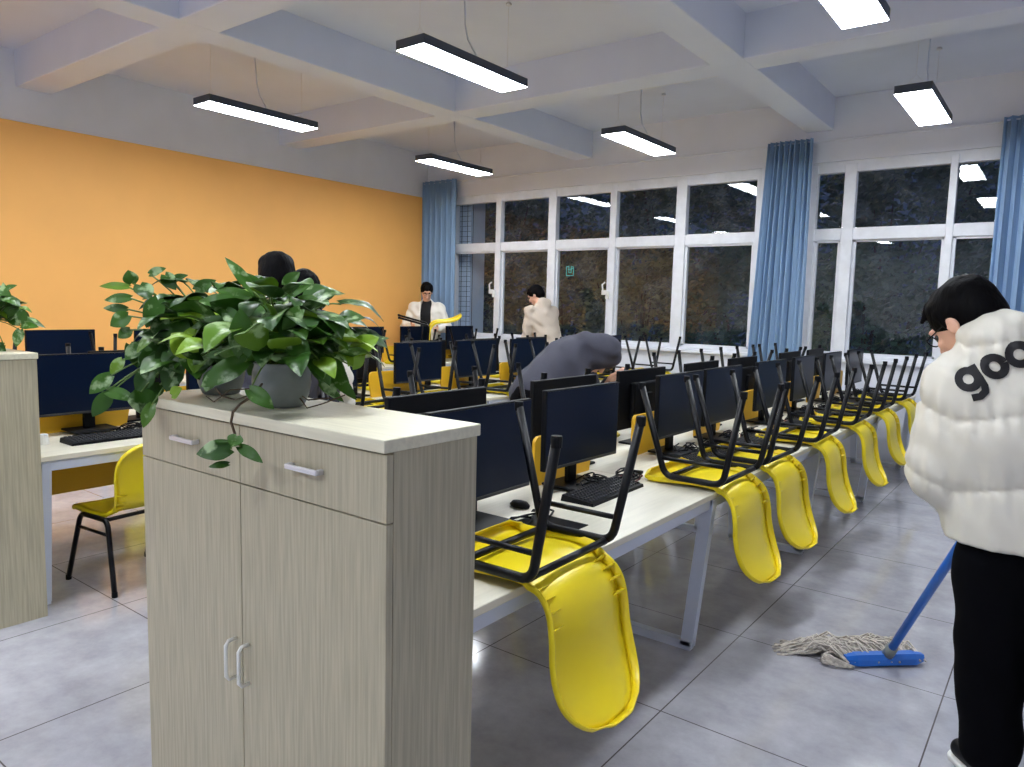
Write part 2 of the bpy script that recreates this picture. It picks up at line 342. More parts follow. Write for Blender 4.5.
# ------------------------------------------------------------------ storage cabinets
def cabinet(x0, x1, y0, y1, H, label):
    r = empty('storage_cabinet', (x0, y0, 0)); tag(r, label, 'cabinet', 'wood-grain storage cabinets')
    w_, d = x1-x0, y1-y0
    b = MB(); b.rbox(.002, .02, .02, d, 0, H-.028, .001, 1); b.rbox(w_-.02, w_-.002, .02, d, 0, H-.028, .001, 1)
    b.box(.02, w_-.02, d-.012, d, 0, H-.028); b.box(.02, w_-.02, .05, d-.012, .06, .08); b.box(.02, w_-.02, .03, d-.012, H-.045, H-.028); b.box(.02, w_-.02, .04, .055, 0, .08)
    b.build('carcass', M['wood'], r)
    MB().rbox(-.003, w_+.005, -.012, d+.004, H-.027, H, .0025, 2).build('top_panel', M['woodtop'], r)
    MB().box(.02, w_-.02, .0205, .026, .02, H-.03).build('shadow_gap', M['gap'], r)
    mid = .47 if w_ > .95 else w_/2
    zd = H-.170
    for a, c, nm in ((.001, mid-.0015, 'drawer'), (mid+.0015, w_-.001, 'drawer')):
        dr = MB().rbox(a, c, 0, .018, zd, H-.032, .001, 1).build(nm, M['wood'], r)
        cx = a+(c-a)*.51; k = MB(); zz = zd+.075
        k.rbox(cx-.055, cx+.055, -.022, -.014, zz-.006, zz+.006, .003, 2); k.rbox(cx-.055, cx-.045, -.016, 0, zz-.006, zz+.006, .002, 1); k.rbox(cx+.045, cx+.055, -.016, 0, zz-.006, zz+.006, .002, 1)
        k.build('handle', M['silver'], dr)
    for s, a, c in ((-1, .001, mid-.0015), (1, mid+.0015, w_-.001)):
        dr = MB().rbox(a, c, 0, .018, .03, zd-.003, .001, 1).build('door', M['wood'], r)
        cx = mid+s*.027; k = MB(); z0 = .576; z1 = z0+.098
        k.tube([(cx, 0, z0), (cx, -.02, z0), (cx, -.028, z0+.01), (cx, -.028, z1-.01), (cx, -.02, z1), (cx, 0, z1)], .0048, 8)
        k.build('handle', M['rubber'], dr, smooth=True)
    return r
cabinet(-2.01, -1.037, .973, 1.247, 1.237, 'wood-grain storage cabinet in the middle foreground with drawers above two doors')
cabinet(-4.63, -3.71, 1.03, 1.335, 1.237, 'wood-grain storage cabinet cut by the left edge of the picture')

# ------------------------------------------------------------------ desks
LEGY = [1.31, 2.985, 4.66, 6.335, 8.0]
def leg_loop(b, xa, xb, y, H):                 # closed trapezoid of square tube, outer post xa, inner post xb (foot inset)
    t = .028; s = 1 if xb > xa else -1
    def bar(p, q, w=.037):
        p = Vector(p); q = Vector(q); d = (q-p).normalized(); n = Vector((0, 1, 0)); c = d.cross(n).normalized()*w; e = n*.02
        vs = [p-c*.5*1.5-e, p+c*.75-e, p+c*.75+e, p-c*.75+e, q-c*.75-e, q+c*.75-e, q+c*.75+e, q-c*.75+e]
        b.add(vs, [(0, 3, 2, 1), (4, 5, 6, 7), (0, 1, 5, 4), (1, 2, 6, 5), (2, 3, 7, 6), (3, 0, 4, 7)])
    bar((xa+s*.03, y, H), (xa+s*.095, y, .02)); bar((xb, y, H), (xb-s*.03, y, .02)); bar((xa+s*.075, y, .021), (xb-s*.01, y, .021), .026); bar((xa+s*.01, y, H-.012), (xb+s*.01, y, H-.012), .026)
def desk(x_front, x_back, y0, y1, H, label, first, grp, panels=(), single=False, modesty=False):
    r = empty('desk', ((x_front+x_back)/2, y0, 0)); tag(r, label, 'desk', grp)
    o = r.location; xa, xb = sorted((x_front-o.x, x_back-o.x)); L_ = y1-y0
    MB().rbox(xa, xb, .002, L_-.002, H-.025, H, .002, 1).build('tabletop', M['desk'], r)
    for s, x in ((1, xa+.03), (-1, xb-.03)): MB().rbox(x-.014 if s > 0 else x-.014, x+.014, .01, L_-.01, H-.075, H-.026, .002, 1).build('side_rail', M['white_metal'], r)
    for y in ([.04] if first else [])+[L_-.0]:
        b = MB()
        if single: leg_loop(b, xb, xa+.06, y, H-.03)
        else: leg_loop(b, xb, .09, y, H-.03); leg_loop(b, xa, -.09, y, H-.03)
        b.build('leg_frame', M['white_metal'], r)
    for (py0, py1, zt) in panels:
        n = 6; prof = []; a, c = py0-y0, py1-y0; R_ = .03
        prof = [(a+.02, H), (a, H+.1), (a, zt-R_)] + [(a+R_-R_*math.cos(q), zt-R_+R_*math.sin(q)) for q in (PI/8, PI/4, 3*PI/8, PI/2)] + [(c-R_+R_*math.sin(q), zt-R_+R_*math.cos(q)) for q in (0, PI/8, PI/4, 3*PI/8, PI/2)] + [(c, H+.1), (c-.02, H)]
        vs = [(-.008, p[0], p[1]) for p in prof]+[(.008, p[0], p[1]) for p in prof]; k = len(prof)
        xo = Vector((((xb-.55) if single else 0), 0, 0)) if single else Vector()
        MB().add([Vector(v)+xo for v in vs], [tuple(range(k)), tuple(range(2*k-1, k-1, -1))]+[(i, k+i, k+(i+1) % k, (i+1) % k) for i in range(k)]).build('divider_panel', M['yellowp'], r)
    if modesty: MB().rbox(-.009, .009, .05, L_-.05, .40, .62, .006, 2).build('modesty_panel', M['yellowp'], r)
    return r
DA, DB = .73, .745
pnA = [(2.52, 2.99, .945), (3.41, 3.88, .945), (4.2, 4.62, .945), (5.0, 5.45, .945), (5.8, 6.25, .945), (6.6, 7.0, .945), (7.4, 7.8, .945), (1.6, 2.05, .945)]
for i in range(4):
    y0, y1 = LEGY[i], LEGY[i+1]
    near = ['nearest the foreground cabinet', 'second from the foreground cabinet', 'third from the foreground cabinet', 'nearest the window wall']
    desk(-1.15, -2.42, y0, y1, DA, 'pale-topped double desk of the right-hand row, '+near[i], i == 0, 'desks of the right-hand row', [p for p in pnA if y0 <= p[0] < y1])
    desk(-3.77, -5.04, y0+.03, y1+.03 if i < 3 else y1, DB, 'pale-topped double desk of the middle row, '+near[i].replace('foreground cabinet', 'left cabinet'), i == 0, 'desks of the middle row',
         [(y0+.1, y0+.75, .95), (y0+.95, y1-.1, .95)], modesty=True)
    desk(-6.42, -7.05, y0+.03, y1+.03 if i < 3 else y1, DB, 'desk of the row along the orange wall, '+near[i].replace('nearest the foreground cabinet', 'nearest the camera').replace('foreground cabinet', 'camera end'), i == 0, 'desks along the orange wall', [(y0+.1, y0+.75, .95), (y0+.95, y1-.1, .95)], single=True)

# ------------------------------------------------------------------ chair
def shell_mesh():
    # side profile (x, z); front lip -> seat -> bend -> back top
    pr = [(-.225, .412), (-.215, .428), (-.19, .438), (-.14, .438), (-.08, .432), (-.02, .428), (.04, .428), (.09, .432), (.13, .442), (.16, .46), (.184, .487), (.199, .525), (.208, .575), (.214, .63), (.228, .69), (.249, .745), (.277, .79), (.310, .828)]
    def cr(a, b, c, d, t): return .5*((2*b)+(-a+c)*t+(2*a-5*b+4*c-d)*t*t+(-a+3*b-3*c+d)*t**3)
    q = [pr[0]]+pr+[pr[-1]]; ctl = len(pr); pr = [tuple(cr(q[i][k], q[i+1][k], q[i+2][k], q[i+3][k], t/3) for k in (0, 1)) for i in range(ctl-1) for t in range(3)]+[pr[-1]]
    n = len(pr); P = []; m_ = 14
    for i, (x, z) in enumerate(pr):
        s = i/(n-1)
        if s < .5: W_ = .208-.028*max(0, (s-.25)/.25)**1.5
        else: W_ = .180+.026*math.sin(min(1,(s-.5)/.42)*PI/2)
        if s < .06: W_ -= .045*(1-s/.06)**2
        e = max(0, (s-.76)/.24); W_ *= (max(0, 1-(e*.975)**2.9))**.45
        a = pr[max(i-1, 0)]; b = pr[min(i+1, n-1)]; t = Vector((b[0]-a[0], 0, b[1]-a[1])).normalized(); nn = Vector((-t.z, 0, t.x))   # towards the sitter
        row = []
        for j in range(m_+1):
            v = -1+2*j/m_
            dish = .020*v*v*(1 if s > .45 else .55)
            row.append(Vector((x, W_*v, z))+nn*(dish-.008))
        P.append((row, nn, t))
    mb = MB(); mb.grid([p[0] for p in P])
    # rim turned back away from the sitter
    loop = [(P[0][0][j], P[0][1], -P[0][2], (0, j)) for j in range(m_+1)] + [(P[i][0][m_], P[i][1], Vector((0, 1, 0)), (i, m_)) for i in range(1, n)] + \
           [(P[n-1][0][j], P[n-1][1], P[n-1][2], (n-1, j)) for j in range(m_-1, -1, -1)] + [(P[i][0][0], P[i][1], Vector((0, -1, 0)), (i, 0)) for i in range(n-2, 0, -1)]
    K = len(loop); vs = []; base = len(mb.v)
    for (p, nn, out, ij) in loop: vs.append(p+out*.009-nn*.006); 
    for (p, nn, out, ij) in loop: vs.append(p+out*.011-nn*.026)
    mb.v += [tuple(p) for p in vs]
    idx = [ij[0]*(m_+1)+ij[1] for (_, _, _, ij) in loop]
    for k in range(K):
        q = (k+1) % K
        mb.f.append((idx[k], idx[q], base+q, base+k)); mb.f.append((base+k, base+q, base+K+q, base+K+k)); mb.mi += [0, 0]
    # stiffening ribs behind the bend
    for s_ in (-1, 1):
        for i in (22, 25, 28, 31, 34):
            row, nn, t = P[i]; p = row[m_ if s_ > 0 else 0]; q = row[m_-2 if s_ > 0 else 2]
            vs = [p-nn*.004, p-nn*.02+Vector((0, s_*.008, 0)), q-nn*.003, p-nn*.004+t*.002, p-nn*.02+Vector((0, s_*.008, 0))+t*.002, q-nn*.003+t*.002]
            mb.add(vs, [(0, 1, 2), (5, 4, 3), (0, 3, 4, 1), (1, 4, 5, 2)])
    return mb
SHELL = shell_mesh().mesh('seat_shell', M['yellow'], True)
def make_chair():
    r = empty('classroom_chair')
    sh = bpy.data.objects.new('seat_shell', SHELL); C.objects.link(sh); sh.parent = r
    sd = sh.modifiers.new('thick', 'SOLIDIFY'); sd.thickness = .004; sd.offset = -1
    for s in (-1, 1):
        ys, yf = .219*s, .236*s
        def bend(a, c, b, n=5, rr=.045):
            a, b, c = Vector(a), Vector(b), Vector(c); p = c+(a-c).normalized()*rr; q = c+(b-c).normalized()*rr
            return [p.lerp(c, t).lerp(c.lerp(q, t), t) for t in [i/n for i in range(n+1)]]
        ft, fc, rc, rt = (-.235, yf, .012), (-.115, ys, .405), (.150, ys, .405), (.225, yf, .012)
        pts = [Vector(ft)]+bend(ft, fc, rc)+bend(fc, rc, rt)+[Vector(rt)]
        fr = MB().tube(pts, .0138, 12).build('side_frame', M['black'], r, smooth=True)
        for q in (ft, rt):
            MB().lathe([(.0145, 0), (.0155, .006), (.0145, .03)], 12, (q[0], q[1], 0), True, True).build('foot_cap', M['blackp'], fr)
        a = Vector(ft).lerp(Vector(fc), .80); b = Vector(rt).lerp(Vector(rc), .80)
        MB().tube([a, b], .009, 8).build('side_stretcher', M['black'], r, smooth=True)
    for x in (-.095, .13): MB().tube([(x, -.215, .405), (x, .215, .405)], .0115, 10).build('cross_bar', M['black'], r, smooth=True)
    return r
CH0 = make_chair(); used = [False]
def chair(x, y, z, rz, flip, label, grp):
    c = CH0 if not used[0] else tree(CH0); used[0] = True
    if flip:                                  # standing on its seat: legs up, backrest hanging
        c.location = (x, y, z+.446); c.rotation_euler = (PI, 0, rz)
    else: c.location = (x, y, z); c.rotation_euler = (0, 0, rz)
    tag(c, label, 'chair', grp); return c
rnd = random.Random(4)
# right-hand row, aisle side
YA = [1.765, 3.17, 3.76, 4.60, 5.48, 6.38, 7.33]
labA = ['large overturned yellow chair on the desk beside the foreground cabinet', 'overturned yellow chair, second from the foreground cabinet on the right-hand aisle', 'overturned yellow chair, third from the foreground cabinet on the right-hand aisle',
        'overturned yellow chair, fourth from the foreground cabinet on the right-hand aisle', 'overturned yellow chair, fifth from the foreground cabinet on the right-hand aisle', 'overturned yellow chair, sixth from the foreground cabinet on the right-hand aisle',
        'overturned yellow chair hanging beside the puffer jacket, last on the right-hand aisle']
for i, y in enumerate(YA):
    chair(-1.255+(.012 if i == 0 else rnd.uniform(-.008, .008)), y, DA, rnd.uniform(-.03, .03)+(.03 if i == 0 else 0), True, labA[i], 'overturned chairs along the right-hand aisle')
# right-hand row, far side
YA2 = [1.75, 2.75, 3.62, 4.5, 5.35, 6.25, 7.1, 7.75]
for i, y in enumerate(YA2):
    if i == 3: continue
    chair(-2.30, y, DA, PI+rnd.uniform(-.04, .04), True, 'overturned yellow chair beyond the right-hand monitors, %s from the cabinet' % ORD[i], 'overturned chairs on the far side of the right-hand row')
YB2 = [3.5, 4.35, 5.1, 5.95, 6.85, 7.85]
for i, y in enumerate(YB2):
    chair(-3.89, y, DB, rnd.uniform(-.04, .04), True, 'overturned yellow chair on the near edge of the middle row, %s from the left' % ORD[i], 'overturned chairs on the near side of the middle row')
for i, y in enumerate((1.8, 2.7, 3.6, 4.45, 5.3, 6.2, 7.0)):
    chair(-4.92, y, DB, PI+rnd.uniform(-.04, .04), True, 'overturned yellow chair on the far edge of the middle row, %s from the left' % ORD[i], 'overturned chairs on the far side of the middle row')
for i, y in enumerate((1.9, 3.1, 4.0, 4.95, 5.65, 6.5, 7.75)):
    chair(-6.55, y, DB, rnd.uniform(-.04, .04), True, 'overturned yellow chair on the desks along the orange wall, %s from the left' % ORD[i], 'overturned chairs along the orange wall')
chair(-3.93, 1.83, 0, .10, False, 'upright yellow chair tucked under the left desk', None).scale = (.93, .93, .93)

# ------------------------------------------------------------------ monitors and keyboards
def make_monitor():
    r = empty('monitor')
    MB().rbox(-.014, .010, -.275, .275, .10, .43, .004, 2).build('monitor_case', M['blackp'], r)
    MB().box(.0095, .0112, -.268, .268, .116, .424).build('screen', M['screen'], r)
    MB().rbox(.0095, .0125, -.268, .268, .102, .114, .001, 1).build('lower_bezel', M['key'], r)
    b = MB(); b.rbox(-.045, -.012, -.16, .16, .14, .36, .012, 2); b.build('back_housing', M['blackp'], r)
    MB().rbox(-.065, -.04, -.03, .03, .01, .30, .005, 2).build('stand_neck', M['blackp'], r)
    MB().rbox(-.12, .07, -.12, .12, 0, .012, .005, 2).build('stand_base', M['blackp'], r)
    return r
def make_keyboard():
    r = empty('keyboard')
    MB().add([(-.075, -.22, 0), (.075, -.22, 0), (.075, .22, 0), (-.075, .22, 0), (-.07, -.218, .026), (.073, -.218, .012), (.073, .218, .012), (-.07, .218, .026)],
             [(0, 3, 2, 1), (4, 5, 6, 7), (0, 1, 5, 4), (1, 2, 6, 5), (2, 3, 7, 6), (3, 0, 4, 7)]).build('keyboard_base', M['blackp'], r)
    k = MB()
    for i in range(6):
        for j in range(21):
            x = -.06+i*.0205; y = -.207+j*.0203; zz = .026-.014*(x+.07)/.143
            k.add([(x, y, zz), (x+.016, y, zz-.001), (x+.016, y+.016, zz-.001), (x, y+.016, zz), (x+.002, y+.002, zz+.006), (x+.013, y+.002, zz+.005), (x+.013, y+.014, zz+.005), (x+.002, y+.014, zz+.006)],
                  [(4, 5, 6, 7), (0, 1, 5, 4), (1, 2, 6, 5), (2, 3, 7, 6), (3, 0, 4, 7)])
    k.build('keycap_rows', M['key'], r); return r
MON0, KB0 = make_monitor(), make_keyboard(); uM, uK = [0], [0]
def monitor(x, yc, z, rz, label, grp):
    c = MON0 if not uM[0] else tree(MON0); uM[0] = 1; c.location = (x, yc, z); c.rotation_euler = (0, 0, rz); tag(c, label, 'monitor', grp)
def keyboard(x, yc, z, rz, label, grp):
    c = KB0 if not uK[0] else tree(KB0); uK[0] = 1; c.location = (x, yc, z); c.rotation_euler = (0, 0, rz); tag(c, label, 'keyboard', grp)
def tangle(x, y, z, seed, label):
    rr = random.Random(seed); k = MB()
    for c_ in range(5):
        k.cur = 1 if c_ == 0 else 0; a = rr.uniform(0, 6.28); pts = []
        for t in range(26):
            q = a+t*.5*(1 if c_ % 2 else -1); R_ = .05+.035*math.sin(t*.7+c_)
            pts.append((x+R_*math.cos(q)*.6+rr.uniform(-.005, .005), y+R_*math.sin(q)*1.4+rr.uniform(-.005, .005), z+.006+.012*c_*abs(math.sin(t*.4+c_))))
        k.tube(pts, .0035, 5)
    tag(k.build('cable_tangle', [M['blackp'], M['led']], smooth=True), label, 'cable', 'loose cables on the desks')
YM = [1.93, 2.655, 3.64, 4.24, 5.12, 5.89, 6.755, 7.6]
for i, y in enumerate(YM):
    lab = ['dark monitor half hidden behind the foreground cabinet', 'dark monitor behind the largest overturned chair'] + ['dark monitor facing the right-hand aisle, %s from the foreground cabinet' % ORD[k] for k in range(2, 8)]
    monitor(-1.63 if i else -1.585, y, DA+.01 if i else DA-.0, rnd.uniform(-.04, .04)+(-.03 if i == 1 else 0), lab[i], 'monitors facing the right-hand aisle')
    if i:
        keyboard(-1.45 if i != 1 else -1.50, y+(.02 if i != 1 else -.02), DA, rnd.uniform(-.1, .1), 'black keyboard on the right-hand row, %s from the foreground cabinet' % ORD[i-1], 'keyboards of the right-hand row')
        tangle(-1.60, y+.05, DA, i+50, 'loose dark cables under the monitor %s from the foreground cabinet' % ORD[i])
        tangle(-1.54, y+.27, DA, i, 'loose dark cables beside the monitor %s from the foreground cabinet' % ORD[i])
YMb = [2.10, 3.0, 3.81, 4.67, 5.44, 6.6, 7.4]
for i, y in enumerate(YMb):
    monitor(-1.95, y, DA, PI+rnd.uniform(-.03, .03), 'monitor seen from its black back, %s from the foreground cabinet' % ORD[i], 'monitors with their backs to the right-hand aisle')
YMc = [1.80, 2.62, 3.4, 4.35, 5.09, 5.88, 6.75, 7.5]
for i, y in enumerate(YMc):
    monitor(-4.27, y, DB+.012, rnd.uniform(-.03, .03), ('wide dark monitor on the left desk behind the left cabinet' if i == 0 else 'dark monitor on the middle row of desks, %s from the left' % ORD[i]), 'monitors on the near side of the middle row')
    keyboard(-4.02, y-.02, DB, rnd.uniform(-.04, .04), ('black keyboard on the left desk' if i == 0 else 'black keyboard on the middle row, %s from the left' % ORD[i]), 'keyboards of the middle row')
for i, y in enumerate((2.2, 3.05, 3.9, 4.75, 5.55, 6.4, 7.3)):
    monitor(-4.60, y, DB, PI+rnd.uniform(-.03, .03), 'monitor backing the middle row on its far side, %s from the left' % ORD[i], 'monitors on the far side of the middle row')
for i, y in enumerate((2.66, 3.55, 4.45, 5.3, 6.08, 6.93, 7.80)):
    monitor(-6.86, y, DB+.03, rnd.uniform(-.03, .03), 'dark monitor in front of the orange wall, %s from the left' % ORD[i], 'monitors along the orange wall')
# small things on the near desk
k = MB().rbox(-1.53, -1.31, 1.98, 2.20, DA, DA+.003, .001, 1); tag(k.build('mouse_pad', M['blackp']), 'black mouse pad beside the seat of the largest overturned chair', 'mouse pad')
k = MB()
for i, (dx, dy, a) in enumerate(((0, 0, .3), (.02, .015, .15), (-.01, .01, .5))):
    k.box(-.09, .09, -.12, .12, DA+.001+i*.002, DA+.0025+i*.002, Matrix.Rotation(a, 3, 'Z'), Vector((-1.52+dx, 1.86+dy, 0)))
tag(k.build('paper_sheets', M['paper']), 'white paper sheets lying beside the first overturned chair', 'paper')
k = MB().lathe([(.018, 0), (.03, .004), (.032, .014), (.024, .028), (.0, .034)], 14, (0, 0, 0)); o = k.build('computer_mouse', M['blackp'], smooth=True); o.location = (-1.63, 2.22, DA); o.scale = (1.4, .8, .9); tag(o, 'black mouse lying behind the largest overturned chair', 'mouse')
k = MB()
pts = [(-1.50+.05*math.sin(t*.35), 2.0+.03*t/4+.05*math.cos(t*.7), DA+.008+.002*(t % 3)) for t in range(34)]
k.tube(pts, .004, 6); tag(k.build('coiled_cable', M['blackp'], smooth=True), 'black cable looped behind the first overturned chair', 'cable')
k = MB().lathe([(.028, 0), (.026, .01), (.018, .05), (.017, .052)], 14, (-4.10, 1.49, DB), True, True); tag(k.build('desk_speaker', M['rubber'], smooth=False), 'small pale grey speaker at the end of the left desk', 'speaker')
tangle(-4.14, 1.98, DB, 31, 'loose cables under the monitor on the left desk')

# ------------------------------------------------------------------ people (one continuous skin, clothes over it)
import openvdb as vdb
def V(*a): return np.array(a, float)
def blob(prims, vox=.008, k=.03, mod=None, pad=.06, cut=None):
    """smooth union of tapered capsules ('c', p, q, r0, r1[, k]) and ellipsoids ('e', c, radii, 3x3[, k]) -> points, quads"""
    lo = np.full(3, 1e9); hi = -lo
    def bb(p):
        if p[0] == 'c':
            r = max(p[3], p[4]); return np.minimum(p[1], p[2])-r, np.maximum(p[1], p[2])+r
        r = max(p[2]); return p[1]-r, p[1]+r
    for p in prims: a, b = bb(p); lo = np.minimum(lo, a); hi = np.maximum(hi, b)
    lo -= pad; hi += pad; n = np.ceil((hi-lo)/vox).astype(int)+1
    F = np.full(tuple(n), .08, np.float32)
    for p in prims:
        a, b = bb(p); kk = p[5] if p[0] == 'c' and len(p) > 5 else (p[4] if p[0] == 'e' and len(p) > 4 else k)
        m_ = .08+kk; i0 = np.maximum(0, np.floor((a-m_-lo)/vox).astype(int)); i1 = np.minimum(n, np.ceil((b+m_-lo)/vox).astype(int)+1)
        ax = [lo[d]+vox*np.arange(i0[d], i1[d]) for d in range(3)]
        X, Y, Z = np.meshgrid(*ax, indexing='ij')
        if p[0] == 'c':
            d = p[2]-p[1]; L2 = max(d@d, 1e-9)
            t = np.clip(((X-p[1][0])*d[0]+(Y-p[1][1])*d[1]+(Z-p[1][2])*d[2])/L2, 0, 1)
            D = np.sqrt((X-p[1][0]-t*d[0])**2+(Y-p[1][1]-t*d[1])**2+(Z-p[1][2]-t*d[2])**2)-(p[3]+(p[4]-p[3])*t)
        else:
            R = p[3] if p[3] is not None else np.eye(3); q = np.stack([X-p[1][0], Y-p[1][1], Z-p[1][2]], -1)@R
            r = np.array(p[2]); g = np.sqrt(((q/r)**2).sum(-1)); g2 = np.sqrt(((q/r**2)**2).sum(-1)); D = g*(g-1)/np.maximum(g2, 1e-6)
            if len(p) > 5 and p[5] == 'sub':
                s = F[i0[0]:i1[0], i0[1]:i1[1], i0[2]:i1[2]]; D = -D; h = np.maximum(kk-np.abs(s-D), 0)/kk
                F[i0[0]:i1[0], i0[1]:i1[1], i0[2]:i1[2]] = np.maximum(s, D)+h*h*kk/4; continue
        s = F[i0[0]:i1[0], i0[1]:i1[1], i0[2]:i1[2]]; h = np.maximum(kk-np.abs(s-D), 0)/kk
        F[i0[0]:i1[0], i0[1]:i1[1], i0[2]:i1[2]] = np.minimum(s, D)-h*h*kk/4
    if mod is not None or cut is not None:
        X, Y, Z = np.meshgrid(*[lo[d]+vox*np.arange(n[d]) for d in range(3)], indexing='ij')
        if mod is not None: F = F-mod(X, Y, Z).astype(np.float32)
        if cut is not None: F = np.maximum(F, cut(X, Y, Z).astype(np.float32))
    g = vdb.FloatGrid(.08); g.copyFromArray(F); r = g.convertToQuads(0.0); P, Q = r[0], r[1]
    if Q.shape[1] != 4: P, Q = r[0], r[2]
    return P*vox+lo, Q
def skinned(name, prims, m_, parent, smooth_n=1, **k):
    P, Q = blob(prims, **k)
    me = bpy.data.meshes.new(name); me.from_pydata(P.tolist(), [], Q.tolist())
    bm = bmesh.new(); bm.from_mesh(me); bmesh.ops.recalc_face_normals(bm, faces=bm.faces)
    for _ in range(smooth_n): bmesh.ops.smooth_vert(bm, verts=bm.verts, factor=.5, use_axis_x=True, use_axis_y=True, use_axis_z=True)
    bm.to_mesh(me); bm.free(); me.materials.append(m_); me.polygons.foreach_set('use_smooth', [True]*len(me.polygons)); me.update()
    o = bpy.data.objects.new(name, me); C.objects.link(o); o.parent = parent; return o
def rotm(fwd, up=(0, 0, 1)):
    f = V(*fwd); f /= np.linalg.norm(f); u = V(*up); r = np.cross(f, u); r /= np.linalg.norm(r); u = np.cross(r, f)
    return np.stack([r, f, u], 1)            # columns: right, forward, up
def head_prims(c, R, s=1.0):
    E_ = lambda o, r, k=.02, *x: ('e', c+R@(V(*o)*s), tuple(v*s for v in r), R, k, *x)
    P = [E_((0, -.012, .035), (.076, .094, .082)), E_((0, .022, -.035), (.058, .066, .082), .04), E_((0, .055, -.082), (.026, .026, .022), .03),
         ('c', c+R@(V(0, .088, .012)*s), c+R@(V(0, .108, -.026)*s), .008*s, .013*s, .014), E_((0, .086, .03), (.05, .014, .012), .015),
         E_((-.03, .078, -.02), (.02, .016, .016), .02), E_((.03, .078, -.02), (.02, .016, .016), .02),
         E_((0, .09, -.052), (.022, .01, .006), .006), E_((0, .088, -.062), (.019, .01, .006), .006)]
    for sx in (-1, 1):
        P += [E_((sx*.031, .098, .008), (.015, .012, .009), .012, 'sub'), E_((sx*.078, -.005, -.005), (.009, .02, .032), .006), E_((sx*.088, .002, -.004), (.005, .010, .018), .005, 'sub')]
    return P
def hand_prims(w, d, pn, s=1.0, curl=.9, thumb=1):
    """palm from wrist w along d, palm normal pn (fingers curl towards pn); five separate fingers"""
    d = V(*d); d /= np.linalg.norm(d); pn = V(*pn); pn = pn-d*(pn@d); pn /= np.linalg.norm(pn); sd = np.cross(d, pn)*thumb
    P = [('c', w, w+d*.035*s, .024*s, .026*s, .02)]
    for i in range(4):
        o = (i-1.5)*.0185*s; P.append(('c', w+d*.03*s+sd*o*.8, w+d*.078*s+sd*o, .014*s, .0115*s, .012))
    for i, L_ in enumerate((.062, .073, .078, .070)):
        o = (i-1.5)*.0195*s; p = w+d*.08*s+sd*o; a = curl*(.55 if i else .65); dd = d
        for j, fr in enumerate((.45, .30, .25)):
            dd = dd*math.cos(a)+pn*math.sin(a) if j == 0 else (lambda u: u/np.linalg.norm(u))(dd*math.cos(a)+np.cross(np.cross(dd, pn), dd)*math.sin(a) if np.linalg.norm(np.cross(dd, pn)) > 1e-3 else dd)
            q = p+dd*L_*fr*s; P.append(('c', p, q, .0092*s, .0082*s, .004)); p = q
    b = w+d*.02*s+sd*.03*s+pn*.006; t1 = b+(d*.6+sd*.75+pn*.25)*.035*s; t2 = t1+(d*.8+sd*.15+pn*.5)*.032*s
    P += [('c', w+d*.02*s+sd*.012*s, b, .018*s, .014*s, .015), ('c', b, t1, .0125*s, .0108*s, .008), ('c', t1, t2, .0105*s, .009*s, .004)]
    return P
